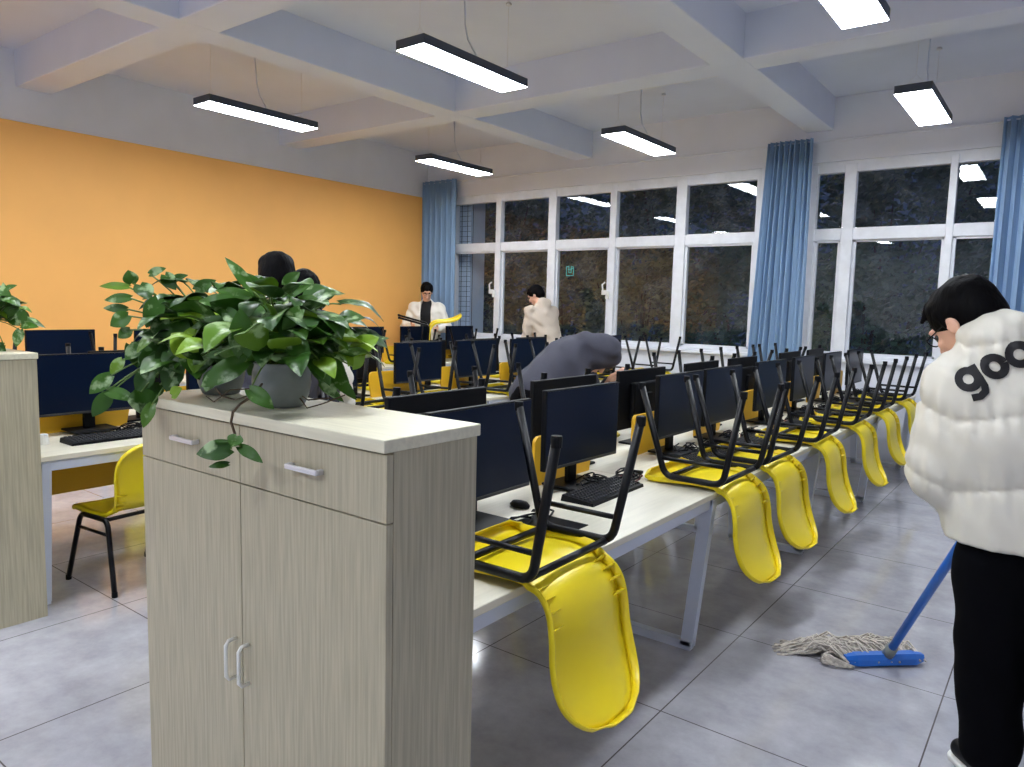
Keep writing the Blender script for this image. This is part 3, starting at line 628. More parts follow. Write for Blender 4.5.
def person(label, J, head_R, root, leg_r=1.0, hem=None, hair='short', vox=.008, s=1.0, top=None, top_m=None, top_r=1.0, legs_m=None, hands=None, glasses=False, extra=None, mod=None, open_front=None, hood=None, shoes=True, hairpr=None, head_s=1.0, top_vox=None, collar=True):
    """J: joints in world space -> pelvis chest neck head, sh/el/wr/hip/kn/an with L and R"""
    o = Vector(root); r = empty('person', o); tag(r, label, 'person')
    J = {k: V(*v)-V(*o) for k, v in J.items()}
    hc = J['head']; R = head_R
    limb = []
    for sd in 'LR':
        limb += [('c', J['sh'+sd], J['el'+sd], .046, .036), ('c', J['el'+sd], J['wr'+sd], .036, .024), ('c', J['hip'+sd], J['kn'+sd], .075, .052), ('c', J['kn'+sd], J['an'+sd], .052, .036),
                 ('c', J['chest'], J['sh'+sd], .075, .05, .05), ('c', J['pelvis'], J['hip'+sd], .09, .08, .05)]
    fwd = np.cross(J['neck']-J['pelvis'], J['shR']-J['shL']); fwd /= np.linalg.norm(fwd)
    torso = [('c', J['pelvis'], J['chest'], .11, .12, .06), ('c', J['chest'], J['neck'], .10, .05, .05), ('c', J['neck'], hc-R@V(0, .01, .03), .050, .048, .03)]
    hp = []
    for sd in 'LR':
        h = (hands or {}).get(sd)
        d = J['wr'+sd]-J['el'+sd]
        if h: hp += hand_prims(J['wr'+sd], h.get('d', d), h.get('n', (0, 0, -1)), 1.0, h.get('curl', .9), h.get('thumb', 1))
        else: hp += hand_prims(J['wr'+sd], d, fwd, 1.0, .35, 1 if sd == 'L' else -1)
    body = skinned('body', limb+torso+head_prims(hc, R, head_s)+hp, M['skin'], r, vox=min(vox, .006), k=.02, smooth_n=0 if vox > .006 else 1)
    # eyes
    for sx in (-1, 1):
        p = hc+R@(V(sx*.031, .082, .008)*head_s); e = MB().lathe([(.0, -.011), (.008, -.008), (.011, 0), (.008, .008), (0, .011)], 10, tuple(p), False).build('eye', M['eye'], r, smooth=True)
    # hair
    H = lambda q, ra, k=.015: ('e', hc+R@(V(*q)*head_s), tuple(v*head_s for v in ra), R, k)
    hr = hairpr or [H((0, -.018, .042), (.088, .104, .092)), H((0, -.055, -.005), (.079, .062, .07))]
    rr = random.Random(len(label))
    if not hairpr:
        for _ in range(34):
            a = rr.uniform(-PI, PI); el = rr.uniform(.25, 1.4)
            q = V(.069*math.cos(a)*math.cos(el), -.018+.084*math.sin(a)*math.cos(el), .042+.074*math.sin(el)); hr.append(H(q, (.023, .023, .021), .014))
        for i in range(5):
            x = -.037+i*.0185; hr.append(('c', hc+R@(V(x, .045, .10)*head_s), hc+R@(V(x+rr.uniform(-.01, .01), .086, .066+rr.uniform(-.018, .012))*head_s), .016, .007, .012))
        for sx in (-1, 1): hr.append(('c', hc+R@(V(sx*.078, .01, .05)*head_s), hc+R@(V(sx*.08, .012, .0)*head_s), .012, .006, .012))
    if hood is None: skinned('hair', hr, M['hair'], r, vox=.005, k=.012, smooth_n=1)
    if glasses:
        g = MB()
        for sx in (-1, 1):
            pts = [hc+R@(V(sx*.033+.024*math.cos(q), .102, .008+.019*math.sin(q))*head_s) for q in [i*PI/6 for i in range(13)]]; g.tube([tuple(p) for p in pts], .0022, 6)
            g.tube([tuple(hc+R@(V(sx*.057, .10, .012)*head_s)), tuple(hc+R@(V(sx*.08, .02, .01)*head_s)), tuple(hc+R@(V(sx*.083, -.015, -.002)*head_s))], .0022, 6)
        g.tube([tuple(hc+R@(V(-.009, .104, .01)*head_s)), tuple(hc+R@(V(.009, .104, .01)*head_s))], .0022, 6); g.build('glasses', M['blackp'], r)
    # trousers
    tp = [('c', J['pelvis']+(J['chest']-J['pelvis'])*.12, J['pelvis'], .11, .122, .03)]
    for sd in 'LR': tp += [('c', J['pelvis'], J['hip'+sd], .118, .11, .04), ('c', J['hip'+sd], J['kn'+sd], .108*leg_r**.4, .082*leg_r, .04), ('c', J['kn'+sd], J['an'+sd]+V(0, 0, .02*leg_r**4), .082*leg_r, .07*leg_r*leg_r**.3, .02)]
    skinned('trousers', tp, legs_m or M['trousers'], r, vox=.009, k=.03, smooth_n=1, mod=lambda X, Y, Z: .004*np.sin(Z*38+X*20)*np.sin(Y*23+X*31))
    if shoes:
        for sd in 'LR':
            a = J['an'+sd]; fd = J.get('toe'+sd, a+fwd*.15)-a; fd[2] = 0; fd /= np.linalg.norm(fd); zf = -o.z+.0
            up = skinned('shoe', [('c', V(a[0], a[1], zf+.05)-fd*.05, V(a[0], a[1], zf+.048)+fd*.12, .040, .034, .02), ('c', V(a[0], a[1], zf+.05), V(a[0], a[1], zf+.10), .038, .042, .02)], M['blackp'], r, vox=.006, k=.02, cut=lambda X, Y, Z: (zf+.022)-Z)
            skinned('sole', [('c', V(a[0], a[1], zf+.015)-fd*.055, V(a[0], a[1], zf+.015)+fd*.125, .044, .038, .01)], M['rubber'], up, vox=.006, k=.01, cut=lambda X, Y, Z: np.maximum(Z-(zf+.024), zf+.001-Z))
    # upper garment
    g = top_r; a_ = 1.0
    up = [('c', J['pelvis'], J['chest'], .135*g, .150*g, .08), ('c', J['chest'], J['neck'], .13*g, .075*g, .06)]
    w_ = (J['shL']-J['shR']); w_ /= np.linalg.norm(w_)
    for q in (-1, 1): up += [('c', J['pelvis']+w_*q*.05*g, J['chest']+w_*q*.075*g, .12*g, .13*g, .06)]
    for sd in 'LR': up += [('c', J['chest'], J['sh'+sd], .10*g, .072*g, .06), ('c', J['sh'+sd], J['el'+sd], .070*g, .062*g, .03), ('c', J['el'+sd], J['wr'+sd]-(J['wr'+sd]-J['el'+sd])*.06, .060*g, .045*g, .02)]
    up += extra(J, R, hc) if extra else []
    tv = top_vox or .009
    t = skinned('jacket', up, top_m or M['knit'], r, vox=tv, k=.04, smooth_n=1, mod=mod(J) if mod else (lambda X, Y, Z: .006*np.sin(Z*30+X*18)*np.sin(X*26+Y*22)+.004*np.sin(Z*62+X*40-Y*30)), cut=open_front(J, fwd, w_) if open_front else ((lambda X, Y, Z: hem(X, Y, Z)-o.z) if hem else None))
    if collar: 
        cz = J['neck']; ax = (hc-J['neck']); ax = ax/np.linalg.norm(ax)
    return r, J, t, body, fwd

def stand(x, y, rz, h=1.72, lean=0.0, head=(0, 0), armsL=None, armsR=None, headyaw=0):
    """upright joints at (x, y) facing +Y rotated by rz; lean pitches the trunk forward"""
    k = h/1.72; c, s_ = math.cos(rz), math.sin(rz)
    def P(a, b, z): return (x+a*c-b*s_, y+a*s_+b*c, z)
    sl, cl = math.sin(lean), math.cos(lean)
    def T(a, b, z): zz = z-.95*k; return P(a, b*cl+zz*sl, .95*k-b*sl+zz*cl)
    J = dict(pelvis=T(0, 0, .97*k), chest=T(0, 0, 1.28*k), neck=T(0, -.01, 1.45*k), head=T(0, .03, 1.60*k), shL=T(-.18, 0, 1.38*k), shR=T(.18, 0, 1.38*k),
             elL=T(-.25, .02, 1.12*k), elR=T(.25, .02, 1.12*k), wrL=T(-.24, .14, .92*k), wrR=T(.24, .14, .92*k),
             hipL=P(-.09, 0, .92*k), hipR=P(.09, 0, .92*k), knL=P(-.10, .02, .50*k), knR=P(.10, .02, .50*k), anL=P(-.11, -.01, .09), anR=P(.11, -.01, .09))
    for kk, v in (armsL or {}).items(): J[kk] = T(*v)
    for kk, v in (armsR or {}).items(): J[kk] = T(*v)
    return J, P, T

# --- person mopping at the right
def mopper():
    D = .945
    def q(x, y, d): return at(x, y, d*D)
    hd = q(967, 323, 2.56)
    J = dict(pelvis=q(1018, 532, 2.50), chest=q(1018, 425, 2.47), neck=q(1006, 356, 2.46), head=hd,
             shL=q(966, 388, 2.50), shR=q(1080, 376, 2.42), elL=q(944, 468, 2.56), elR=q(1100, 478, 2.5), wrL=q(974, 505, 2.80), wrR=q(1010, 470, 2.80),
             hipL=q(995, 566, 2.50), hipR=q(1056, 566, 2.46))
    J['knL'] = q(989, 672, 2.50); J['knR'] = q(1072, 672, 2.36)
    a = q(988, 770, 2.50); J['anL'] = Vector((a.x, a.y, .09)); b = q(1085, 770, 2.28); J['anR'] = Vector((b.x, b.y, .09))
    J['toeL'] = J['anL']+Vector((-.12, .13, 0)); J['toeR'] = J['anR']+Vector((-.04, .14, 0))
    R = rotm((-.66, .40, -.64), (-.50, .20, .80))
    hz = q(955, 541, 2.5).z; hx = q(955, 546, 2.5).x
    def puff(J):
        ax = J['neck']-J['pelvis']; L_ = np.linalg.norm(ax); ax = ax/L_; q0 = J['pelvis']
        def f(X, Y, Z):
            t = (X-q0[0])*ax[0]+(Y-q0[1])*ax[1]+(Z-q0[2])*ax[2]-.10*(X-q0[0])-.55*np.maximum(0, -(X-q0[0])-.17)
            ph = (t+.045)/.225
            return .023*np.abs(np.sin(PI*ph))**.34-.014+.0035*np.sin(X*64+Z*24)*np.sin(Y*50+Z*30)+.003*np.sin(X*150+Z*16)*np.cos(PI*ph)**2
        return f
    def extra(J, R_, hc):
        n = J['neck']; up = (hc-J['neck']); up = up/np.linalg.norm(up)
        return [('c', J['pelvis']+V(-.035, 0, -.06), J['pelvis']+V(.09, 0, -.06), .155, .155, .05), ('e', n+V(-.01, .0, .045), (.118, .115, .075), rotm((0, 1, .25)), .03), ('e', n+V(.0, -.03, .03), (.13, .10, .10), None, .05),
                ('c', J['chest']+V(-.07, 0, 0), J['chest']+V(.12, 0, 0), .175, .175, .06), ('c', J['shL'], J['elL'], .105, .105, .05), ('c', J['elL'], J['wrL'], .10, .075, .04), ('c', J['chest'], J['shL']+V(0, 0, -.02), .15, .11, .06)]
    r, JJ, t, body, fwd = person('person in a cream puffer jacket with black print on the back, mopping', {k: tuple(v) for k, v in J.items()}, R, (a.x+.03, a.y, 0), vox=.005, top_m=M['puffer'], top_r=1.18, mod=puff, extra=extra, glasses=True, top_vox=.008,
        hands={'L': dict(d=(.75, .3, .35), n=(.3, -.9, .1), curl=1.25), 'R': dict(d=(-.75, .2, -.35), n=(-.3, -.9, .1), curl=1.25)}, head_s=1.10, leg_r=1.17, hem=lambda X, Y, Z: hz-Z)
    # print on the back, wrapped onto the jacket
    bm = bmesh.new(); bm.from_mesh(t.data); bvh = BVHTree.FromBMesh(bm); bm.free(); ro = Vector(r.location)
    org = at(965, 395, 2.15)-ro; ex = (at(1029, 364, 2.15)-ro-org); sx = ex.length/64; ex.normalize(); vd = (org+ro-Vector((0, 0, CAM_H))).normalized(); ey = vd.cross(ex).normalized()*-1
    if ey.z < 0: ey = -ey
    mb = MB(); u = .00275*1.22
    def put(x, y): 
        p = org+ex*(x*u)+ey*(y*u); h = bvh.ray_cast(p-vd*.4, vd)
        return (h[0]+h[1]*.0035*(1 if h[1].dot(vd) < 0 else -1)) if h[0] else p
    def strip(path, w, cap=True):            # path of (x, y), constant width
        pts = []
        for i in range(len(path)-1):
            for t_ in range(4): pts.append((path[i][0]+(path[i+1][0]-path[i][0])*t_/4, path[i][1]+(path[i+1][1]-path[i][1])*t_/4))
        pts.append(path[-1]); rows = []
        for i, p in enumerate(pts):
            a_ = pts[max(i-1, 0)]; b_ = pts[min(i+1, len(pts)-1)]; dx, dy = b_[0]-a_[0], b_[1]-a_[1]; L_ = math.hypot(dx, dy) or 1
            rows.append([put(p[0]-dy/L_*w*q, p[1]+dx/L_*w*q) for q in (-.5, -.17, .17, .5)])
        mb.grid(rows)
    ring = lambda cx, r_, rx=1: [(cx+r_*rx*math.cos(a_), 11+r_*math.sin(a_)) for a_ in [i*2*PI/20 for i in range(21)]]
    strip(ring(10.5, 8.2), 7); strip([(20, 21), (20, 8), (19.5, 0), (17, -5), (11, -7), (4, -5)], 6.5)      # g
    strip(ring(37, 8.6), 7.4); strip(ring(61, 8.6), 7.4)                                                   # o o
    strip(ring(85, 8.2), 7); strip([(94.5, 32), (94.5, 1)], 6.5)                                            # d
    mb.build('back_print', M['ink'], r)
    return r, JJ, J
mr, mJ, mW = mopper()
# mop
mh = Vector((-.56, 3.33, 0)); top = (mW['wrR']+mW['wrL'])*.5
r = empty('mop', mh); tag(r, 'blue-handled string mop pressed on the floor by the person in cream', 'mop')
hb = Vector((-.508, 3.394, .062))-mh; tdir = (at(960, 545, 2.62)-mh)-hb; tt = hb+tdir*1.75
MB().tube([tuple(hb), tuple(hb+tdir), tuple(tt)], .0165, 14).build('mop_handle', M['blue'], r, smooth=True)
MB().tube([tuple(hb-tdir*.03), tuple(hb+tdir*.06)], .024, 12).build('handle_socket', M['pot'], r, smooth=True)
e0, e1 = Vector((-.656, 3.277, .034))-mh, Vector((-.398, 3.518, .034))-mh
dd = (e1-e0).normalized(); nn = Vector((-dd.y, dd.x, 0))
k = MB(); prof = [(-.030, -.024), (.030, -.024), (.028, .0), (.018, .020), (-.018, .020), (-.028, 0)]
rows = []
for i in range(9):
    t_ = i/8; q = e0.lerp(e1, t_); sc = 1 if 0 < i < 8 else .6
    rows.append([tuple(q+nn*a_*sc+Vector((0, 0, b_*sc))) for a_, b_ in prof+prof[:1]])
k.grid(rows); k.f += [tuple(range(5, -1, -1)), tuple(8*7+j for j in range(6))]; k.mi += [0, 0]
k.build('mop_clamp', M['blue'], r, smooth=False)
k = MB(); rr = random.Random(8)
for i in range(230):                         # cotton strands thrown back and to the left of the clamp
    t_ = rr.random()**1.3; p = e0.lerp(e1, t_)+nn*rr.uniform(-.02, .02); L_ = rr.uniform(.20, .31); a_ = rr.uniform(-.3, .5)
    drr = (nn*1.15-dd*(-.25+.8*rr.random())).normalized(); pts = []
    for j in range(9):
        u_ = j/8; drr = (drr-dd*.12+nn*a_*.10).normalized(); 
        pts.append(tuple(p+drr*L_*u_+nn*.012*math.sin(u_*7+i)+Vector((0, 0, -.010+.060*math.sin(min(1, u_*1.15)*PI)*rr.uniform(.3, 1)-.012*u_))))
    k.tube([(q[0], q[1], max(q[2], .005)) for q in pts], .0048, 5)
for i in range(46):                          # bunch curling round the near end
    a0 = rr.uniform(0, 1); pts = []
    for j in range(8):
        u_ = j/7; q = e0+dd*.02*a0-dd*(.10*math.sin(u_*PI))*rr.uniform(.85, 1.05)+nn*(.07-.11*u_); pts.append((q.x, q.y, .012+.035*a0*math.sin(u_*PI)))
    k.tube(pts, .0042, 5)
o = k.build('mop_strands', M['mop'], r, smooth=True); o['kind'] = 'stuff'

# --- man with glasses and white jacket in the far corner, lifting a chair
J, P_, T_ = stand(-7.42, 7.72, PI+.62, 1.80, .06, armsL={'elL': (-.30, .06, 1.17), 'wrL': (-.20, .30, 1.17)}, armsR={'elR': (.30, .06, 1.17), 'wrR': (.17, .27, 1.20)})
def openj(J, fwd, w_):
    c = J['chest']; n = J['neck']
    def f(X, Y, Z):
        a_ = (X-c[0])*w_[0]+(Y-c[1])*w_[1]; b_ = (X-c[0])*fwd[0]+(Y-c[1])*fwd[1]
        return np.where(b_ > .0, np.maximum(.075-np.abs(a_), -.05), -.05)
    return f
hR = rotm((.75, -.62, -.40))
r, JJ, t, b_, fw = person('person with glasses and open white jacket over a black shirt by the corner curtain', J, hR, (-7.42, 7.72, 0), vox=.007, top_m=M['jacket'], top_r=1.12, glasses=True, open_front=openj)
skinned('shirt', [('c', JJ['pelvis'], JJ['chest'], .125, .135, .06), ('c', JJ['chest'], JJ['neck'], .130, .066, .05)], M['tee'], r, vox=.01)
# --- person in the beige hooded top before the window, bent a little, facing left
J, P_, T_ = stand(-5.20, 7.62, 1.25, 1.84, .42, armsL={'elL': (-.24, .14, 1.14), 'wrL': (-.16, .36, 1.02)}, armsR={'elR': (.24, .14, 1.14), 'wrR': (.16, .36, 1.02)})
hR = rotm((-.86, -.20, -.48))
def hoodx(J, R, hc):
    n = J['neck']; bk = n-R@V(0, .07, -.01)
    return [('e', bk+V(0, 0, -.01), (.105, .07, .085), R, .05), ('c', n+R@V(-.07, .02, -.02), n+R@V(.07, .02, -.02), .05, .05, .03)]
person('person in a beige hooded top bending before the middle window', J, hR, (-5.20, 7.62, 0), vox=.007, top_m=M['knit'], top_r=.98, extra=hoodx)
# --- charcoal hooded person bent over the right-hand row
hp = at(534, 392, 4.55); hp.z = .97
sh = at(590, 352, 4.75)
J = dict(pelvis=tuple(hp), chest=tuple(at(566, 364, 4.75)), neck=tuple(at(586, 350, 4.8)), head=tuple(at(598, 355, 4.76)), shL=tuple(at(578, 360, 4.98)), shR=tuple(at(572, 372, 4.60)),
         elL=tuple(at(598, 398, 4.95)), elR=tuple(at(584, 408, 4.55)), wrL=tuple(at(611, 380, 4.75)), wrR=tuple(at(606, 398, 4.55)))
bx, by = hp.x, hp.y
J.update(hipL=(bx+.0, by+.09, .92), hipR=(bx+.03, by-.09, .92), knL=(bx+.04, by+.10, .50), knR=(bx+.07, by-.10, .5), anL=(bx-.02, by+.12, .09), anR=(bx+.0, by-.12, .09), toeL=(bx+.2, by+.13, .09), toeR=(bx+.2, by-.1, .09))
hR = rotm((.42, .12, -.90), (.8, .3, .55))
def hood2(J, R, hc):
    return [('e', hc+R@V(0, .0, .035), (.108, .125, .125), R, .02), ('c', hc-R@V(0, .03, .02), J['neck'], .085, .10, .03), ('c', J['neck'], J['chest'], .11, .135, .06), ('e', hc+R@V(0, .135, -.03), (.058, .06, .080), R, .02, 'sub')]
person('person in a charcoal hooded top bent over between the desk rows', J, hR, (bx, by, 0), vox=.007, top_m=M['greyhood'], top_r=1.02, extra=hood2, hood=True)
# --- two dark-haired people behind the plants, backs turned
for (px_, py_, dep, h, yaw, lab) in ((277, 278, 3.6, 1.72, .9, 'dark-haired person behind the large plant, nearer and taller of the two'), (304, 291, 4.3, 1.68, .4, 'dark-haired person in white behind the plant, farther and lower of the two')):
    p = at(px_, py_, dep); kh = (p.z-.01)/1.60*1.72
    J, P_, T_ = stand(p.x, p.y, yaw, kh, .05)
    sx = p.x-J['head'][0]; sy = p.y-J['head'][1]; J = {k: (v[0]+sx, v[1]+sy, v[2]) for k, v in J.items()}
    person(lab, J, rotm((-math.sin(yaw), math.cos(yaw), -.35)), (p.x+sx, p.y+sy, 0), vox=.007, top_m=M['jacket'] if h < 1.7 else M['greyhood'], top_r=1.05)
# the chair the corner person is lifting
c = tree(CH0); zx = Vector((.66, .70, -.06)).normalized(); xx = Vector((.12, .05, 1)); xx = (xx-zx*xx.dot(zx)).normalized(); yx = zx.cross(xx)
c.matrix_world = Matrix.Translation(at(430, 336, 9.75)-zx*.44) @ Matrix((xx, yx, zx)).transposed().to_4x4(); tag(c, 'yellow chair being lifted by the person in the white jacket', 'chair')
# ------------------------------------------------------------------ pothos plants
def leaf_pts(base, tip, nrm, w, curve=.2, fold=.22):
    """heart-shaped blade from base to tip; nrm = upper-side normal"""
    base, tip, nrm = Vector(base), Vector(tip), Vector(nrm); ax = tip-base; L_ = ax.length; ax.normalize(); nrm = (nrm-ax*nrm.dot(ax)).normalized(); sd = ax.cross(nrm)
    rows = []; n = 9
    for i in range(n+1):
        t = i/n; hw = w*(math.sin(min(1, (t+.10)/.42)*PI/2) if t < .32 else max(0, math.cos((t-.32)/.68*PI/2))**.85)
        back = -.12*L_ if t < .12 else 0; row = []
        for j in range(-3, 4):
            q = j/3; bx = -.13*L_*abs(q)*(1-t/.3) if t < .3 else 0
            row.append(base+ax*(L_*t+bx)+sd*(hw*q)+nrm*(curve*L_*math.sin(t*PI*.9)-curve*.6*L_*t+fold*hw*abs(q)-.10*hw*abs(q)**3+.01*L_*math.sin(t*14)*abs(q)))
        rows.append(row)
    return rows
class Foliage:
    def __init__(s): s.mb = MB(); s.tone = []; s.st = MB(); s.rt = MB()
    def leaf(s, base, tip, nrm, w, tone, **k):
        n0 = len(s.mb.v); s.mb.grid(leaf_pts(base, tip, nrm, w, **k)); s.tone += [tone]*(len(s.mb.v)-n0)
    def stem(s, pts, r=.0022, root=False): (s.rt if root else s.st).tube(pts, r, 5)
    def build(s, root):
        o = s.mb.build('leaf_foliage', M['leaf'], root, smooth=True); a = o.data.attributes.new('tone', 'FLOAT', 'POINT'); a.data.foreach_set('value', s.tone)
        o['kind'] = 'stuff'
        st = s.st.build('leaf_stems', M['stem'], root, smooth=True); st['kind'] = 'stuff'
        if s.rt.v: q = s.rt.build('trailing_vine', M['root'], root, smooth=True)
def arc(a, b, lift, n=7):
    a, b = Vector(a), Vector(b); return [tuple(a.lerp(b, i/n)+Vector((0, 0, lift*math.sin(PI*i/n)))) for i in range(n+1)]
def plant(loc, label, seed, n, rad, hgt, manual, dmid, pot_r=.078, pot_h=.115, squash=(1, 1), low=.0, clear=None):
    r = empty('potted_pothos', loc); tag(r, label, 'potted plant', 'trailing potted plants'); o = Vector(loc)
    k = pot_r/.078; prof = [(.054*k, 0), (.062*k, .004), (.075*k, .03), (.081*k, .06), (.079*k, .088), (.073*k, pot_h-.006), (.076*k, pot_h-.002), (.074*k, pot_h), (.069*k, pot_h-.003), (.068*k, pot_h-.02)]
    MB().lathe(prof, 36).build('flower_pot', M['pot'], r, smooth=True)
    MB().lathe([(.069*k, pot_h-.02), (.04*k, pot_h-.013), (0.0005, pot_h-.012)], 24, (0, 0, 0), False).build('potting_soil', M['soil'], r, smooth=True)
    F = Foliage(); rr = random.Random(seed); c0 = Vector((0, 0, pot_h-.01))
    for i in range(n):
        a = rr.uniform(0, 2*PI); el = math.asin(rr.uniform(low, .98)); R_ = rr.uniform(.45, 1.0)
        p = Vector((math.cos(a)*math.cos(el)*rad*R_*squash[0], math.sin(a)*math.cos(el)*rad*R_*squash[1], pot_h+.02+math.sin(el)*hgt*R_))
        p += Vector((rr.uniform(-.02, .02), rr.uniform(-.02, .02), rr.uniform(-.02, .02)))
        out = Vector((math.cos(a), math.sin(a), rr.uniform(-.55, .55))).normalized(); L_ = rr.uniform(.065, .115)
        if clear and clear(p+o): continue
        nr = (Vector((math.cos(a)*.7+rr.uniform(-.4, .4), math.sin(a)*.7+rr.uniform(-.4, .4), .9)))
        F.leaf(p, p+out*L_, nr, L_*rr.uniform(.30, .42), rr.random()**1.8, curve=rr.uniform(.1, .3))
        s0 = Vector((rr.uniform(-.03, .03), rr.uniform(-.03, .03), pot_h-.015)); F.stem(arc(s0, p, .05*rr.random()+.01), .0020)
    cam0 = Vector((0, 0, CAM_H))
    for (bx, by, tx, ty, w, tone, dz) in manual:
        b_ = at(bx, by, dmid+dz)-o; t_ = at(tx, ty, dmid+dz-.01)-o; v = (cam0-(b_+o)).normalized()
        nr = v+Vector((rr.uniform(-.25, .25), rr.uniform(-.25, .25), .35)); F.leaf(b_, t_, nr, w*dmid/733*.5, tone, curve=.10)
        d = Vector((b_.x, b_.y, 0)); 
        if d.length > .0: F.stem(arc(c0+Vector((rr.uniform(-.02, .02), rr.uniform(-.02, .02), 0)), b_, .03+.10*min(1, max(0, (pot_h-b_.z))*3)), .0022)
    return r, F, o
def under(p): return p.z < 1.26 or False
man1 = [(354, 351, 379, 337, 21, .95, -.05), (352, 366, 364, 349, 16, .8, -.04), (243, 353, 240, 308, 25, .35, -.16), (252, 290, 225, 257, 12, .5, -.02), (262, 290, 240, 272, 13, .5, .0),
        (313, 331, 357, 317, 16, .55, -.05), (262, 338, 298, 352, 19, .3, -.14), (292, 341, 309, 360, 20, .35, -.15), (300, 300, 326, 306, 14, .6, .05), (275, 302, 312, 284, 12, .55, .05),
        (236, 303, 198, 301, 16, .45, -.05), (250, 297, 215, 290, 12, .6, 0), (318, 345, 346, 372, 14, .5, -.02), (325, 350, 350, 385, 12, .4, 0), (330, 375, 357, 400, 14, .5, -.03), (322, 385, 344, 402, 10, .5, -.02),
        (245, 362, 200, 387, 22, .45, -.14), (250, 390, 274, 409, 16, .5, -.18), (240, 352, 205, 356, 14, .3, -.08), (300, 310, 282, 330, 15, .5, -.13), (310, 315, 322, 338, 15, .35, -.08), (270, 315, 262, 338, 14, .25, -.12),
        (285, 285, 300, 272, 14, .5, .06), (228, 320, 190, 328, 13, .4, -.05), (345, 330, 356, 352, 13, .7, 0), (310, 322, 300, 300, 18, .5, -.04), (255, 300, 262, 276, 15, .5, .02), (330, 340, 345, 322, 12, .6, .02), (318, 358, 330, 386, 15, .3, -.06), (310, 350, 318, 380, 15, .3, -.02), (334, 362, 341, 388, 13, .6, -.02), (322, 378, 338, 398, 13, .4, -.04), (250, 350, 232, 372, 15, .25, -.1), (236, 340, 222, 360, 15, .3, -.1), (285, 320, 290, 345, 16, .2, -.12), (226, 310, 240, 330, 15, .2, -.08)]
r1, F, o1 = plant((-1.56, 1.105, 1.237), 'trailing plant on the foreground cabinet, its grey pot in full view', 11, 150, .22, .165, man1, 1.80, pot_r=.069, pot_h=.110, squash=(1.0, .8), low=-.02, clear=lambda p: p.z < 1.30 or ((p-Vector((-1.53, 1.0, 1.29))).length < .13 and p.z < 1.35))
# vine hanging over the cabinet front with its leaves
def lp(x, y, d): return at(x, y, d)-o1
F.stem([tuple(lp(262, 384, 1.72)), tuple(lp(252, 396, 1.64)), tuple(lp(240, 404, 1.61)), tuple(lp(233, 412, 1.595)), tuple(lp(231, 422, 1.59)), tuple(lp(235, 434, 1.585))], .003, True)
for pts in (((262, 388), (230, 390), (214, 402), (206, 396)), ((258, 392), (236, 400), (222, 396), (215, 388)), ((300, 398), (307, 408), (322, 404), (345, 395)), ((302, 396), (308, 400), (330, 398))):
    F.stem([tuple(lp(x, y, 1.74)) for x, y in pts], .0018, True)
for (bx, by, tx, ty, w, tone) in ((230, 449, 196, 454, 20, .12), (240, 447, 263, 463, 11, .2), (237, 436, 232, 447, 14, .45), (228, 464, 208, 467, 7, .3), (228, 441, 210, 441, 3, .3)):
    b_ = lp(bx, by, 1.585); F.leaf(b_, lp(tx, ty, 1.57), (-b_-o1+Vector((0, 0, CAM_H))).normalized()+Vector((0, 0, .4)), w*1.6/733*.56, tone, curve=.08)
F.stem([tuple(lp(235, 434, 1.585)), tuple(lp(231, 449, 1.585))], .0018); F.stem([tuple(lp(235, 434, 1.585)), tuple(lp(240, 447, 1.585))], .0018)
F.build(r1)
man2 = [(128, 287, 99, 286, 8, .75, -.1), (130, 298, 104, 300, 10, .5, -.1), (126, 309, 103, 308, 9, .2, -.1), (128, 316, 110, 326, 16, .6, -.12), (132, 283, 128, 270, 14, .4, -.08), (150, 274, 166, 268, 9, .55, -.02),
        (140, 285, 150, 300, 18, .2, -.12), (165, 275, 176, 290, 14, .35, -.05), (172, 280, 188, 275, 8, .4, 0), (196, 290, 216, 280, 13, .4, 0), (192, 353, 171, 333, 24, .98, -.25), (188, 350, 193, 326, 18, .9, -.24),
        (160, 320, 168, 345, 20, .25, -.16), (150, 330, 172, 358, 20, .2, -.12), (140, 345, 125, 360, 14, .45, -.1), (130, 330, 118, 338, 12, .6, -.1), (182, 320, 176, 350, 18, .25, -.16), (172, 345, 160, 375, 22, .15, -.14), (150, 350, 148, 380, 18, .2, -.1), (158, 300, 146, 328, 18, .3, -.14), (185, 300, 196, 322, 16, .35, -.1), (130, 345, 138, 368, 14, .3, -.08),
        (110, 376, 89, 394, 15, .5, -.12), (109, 394, 92, 417, 15, .35, -.12), (107, 391, 138, 401, 13, .6, -.12), (141, 392, 146, 416, 26, .25, -.14), (152, 405, 143, 428, 12, .65, -.16), (122, 360, 110, 374, 11, .8, -.1), (160, 385, 150, 398, 14, .2, -.08), (176, 366, 166, 392, 20, .15, -.16), (186, 352, 200, 380, 20, .2, -.18), (150, 372, 136, 392, 18, .2, -.12), (168, 352, 184, 374, 20, .1, -.17), (208, 350, 196, 372, 18, .25, -.2), (218, 345, 226, 370, 18, .2, -.2), (144, 355, 158, 378, 16, .3, -.1), (158, 335, 140, 352, 16, .4, -.1), (172, 395, 182, 388, 12, .9, -.18), (215, 372, 205, 392, 14, .4, -.22)]
r2, F, o2 = plant((-1.875, 1.13, 1.237), 'trailing plant at the left end of the foreground cabinet, pot half hidden by leaves', 23, 190, .215, .20, man2, 2.03, pot_r=.062, pot_h=.10, squash=(1.0, .8), low=-.32, clear=lambda p: p.z < 1.275 and p.x > -2.0)
F.build(r2)
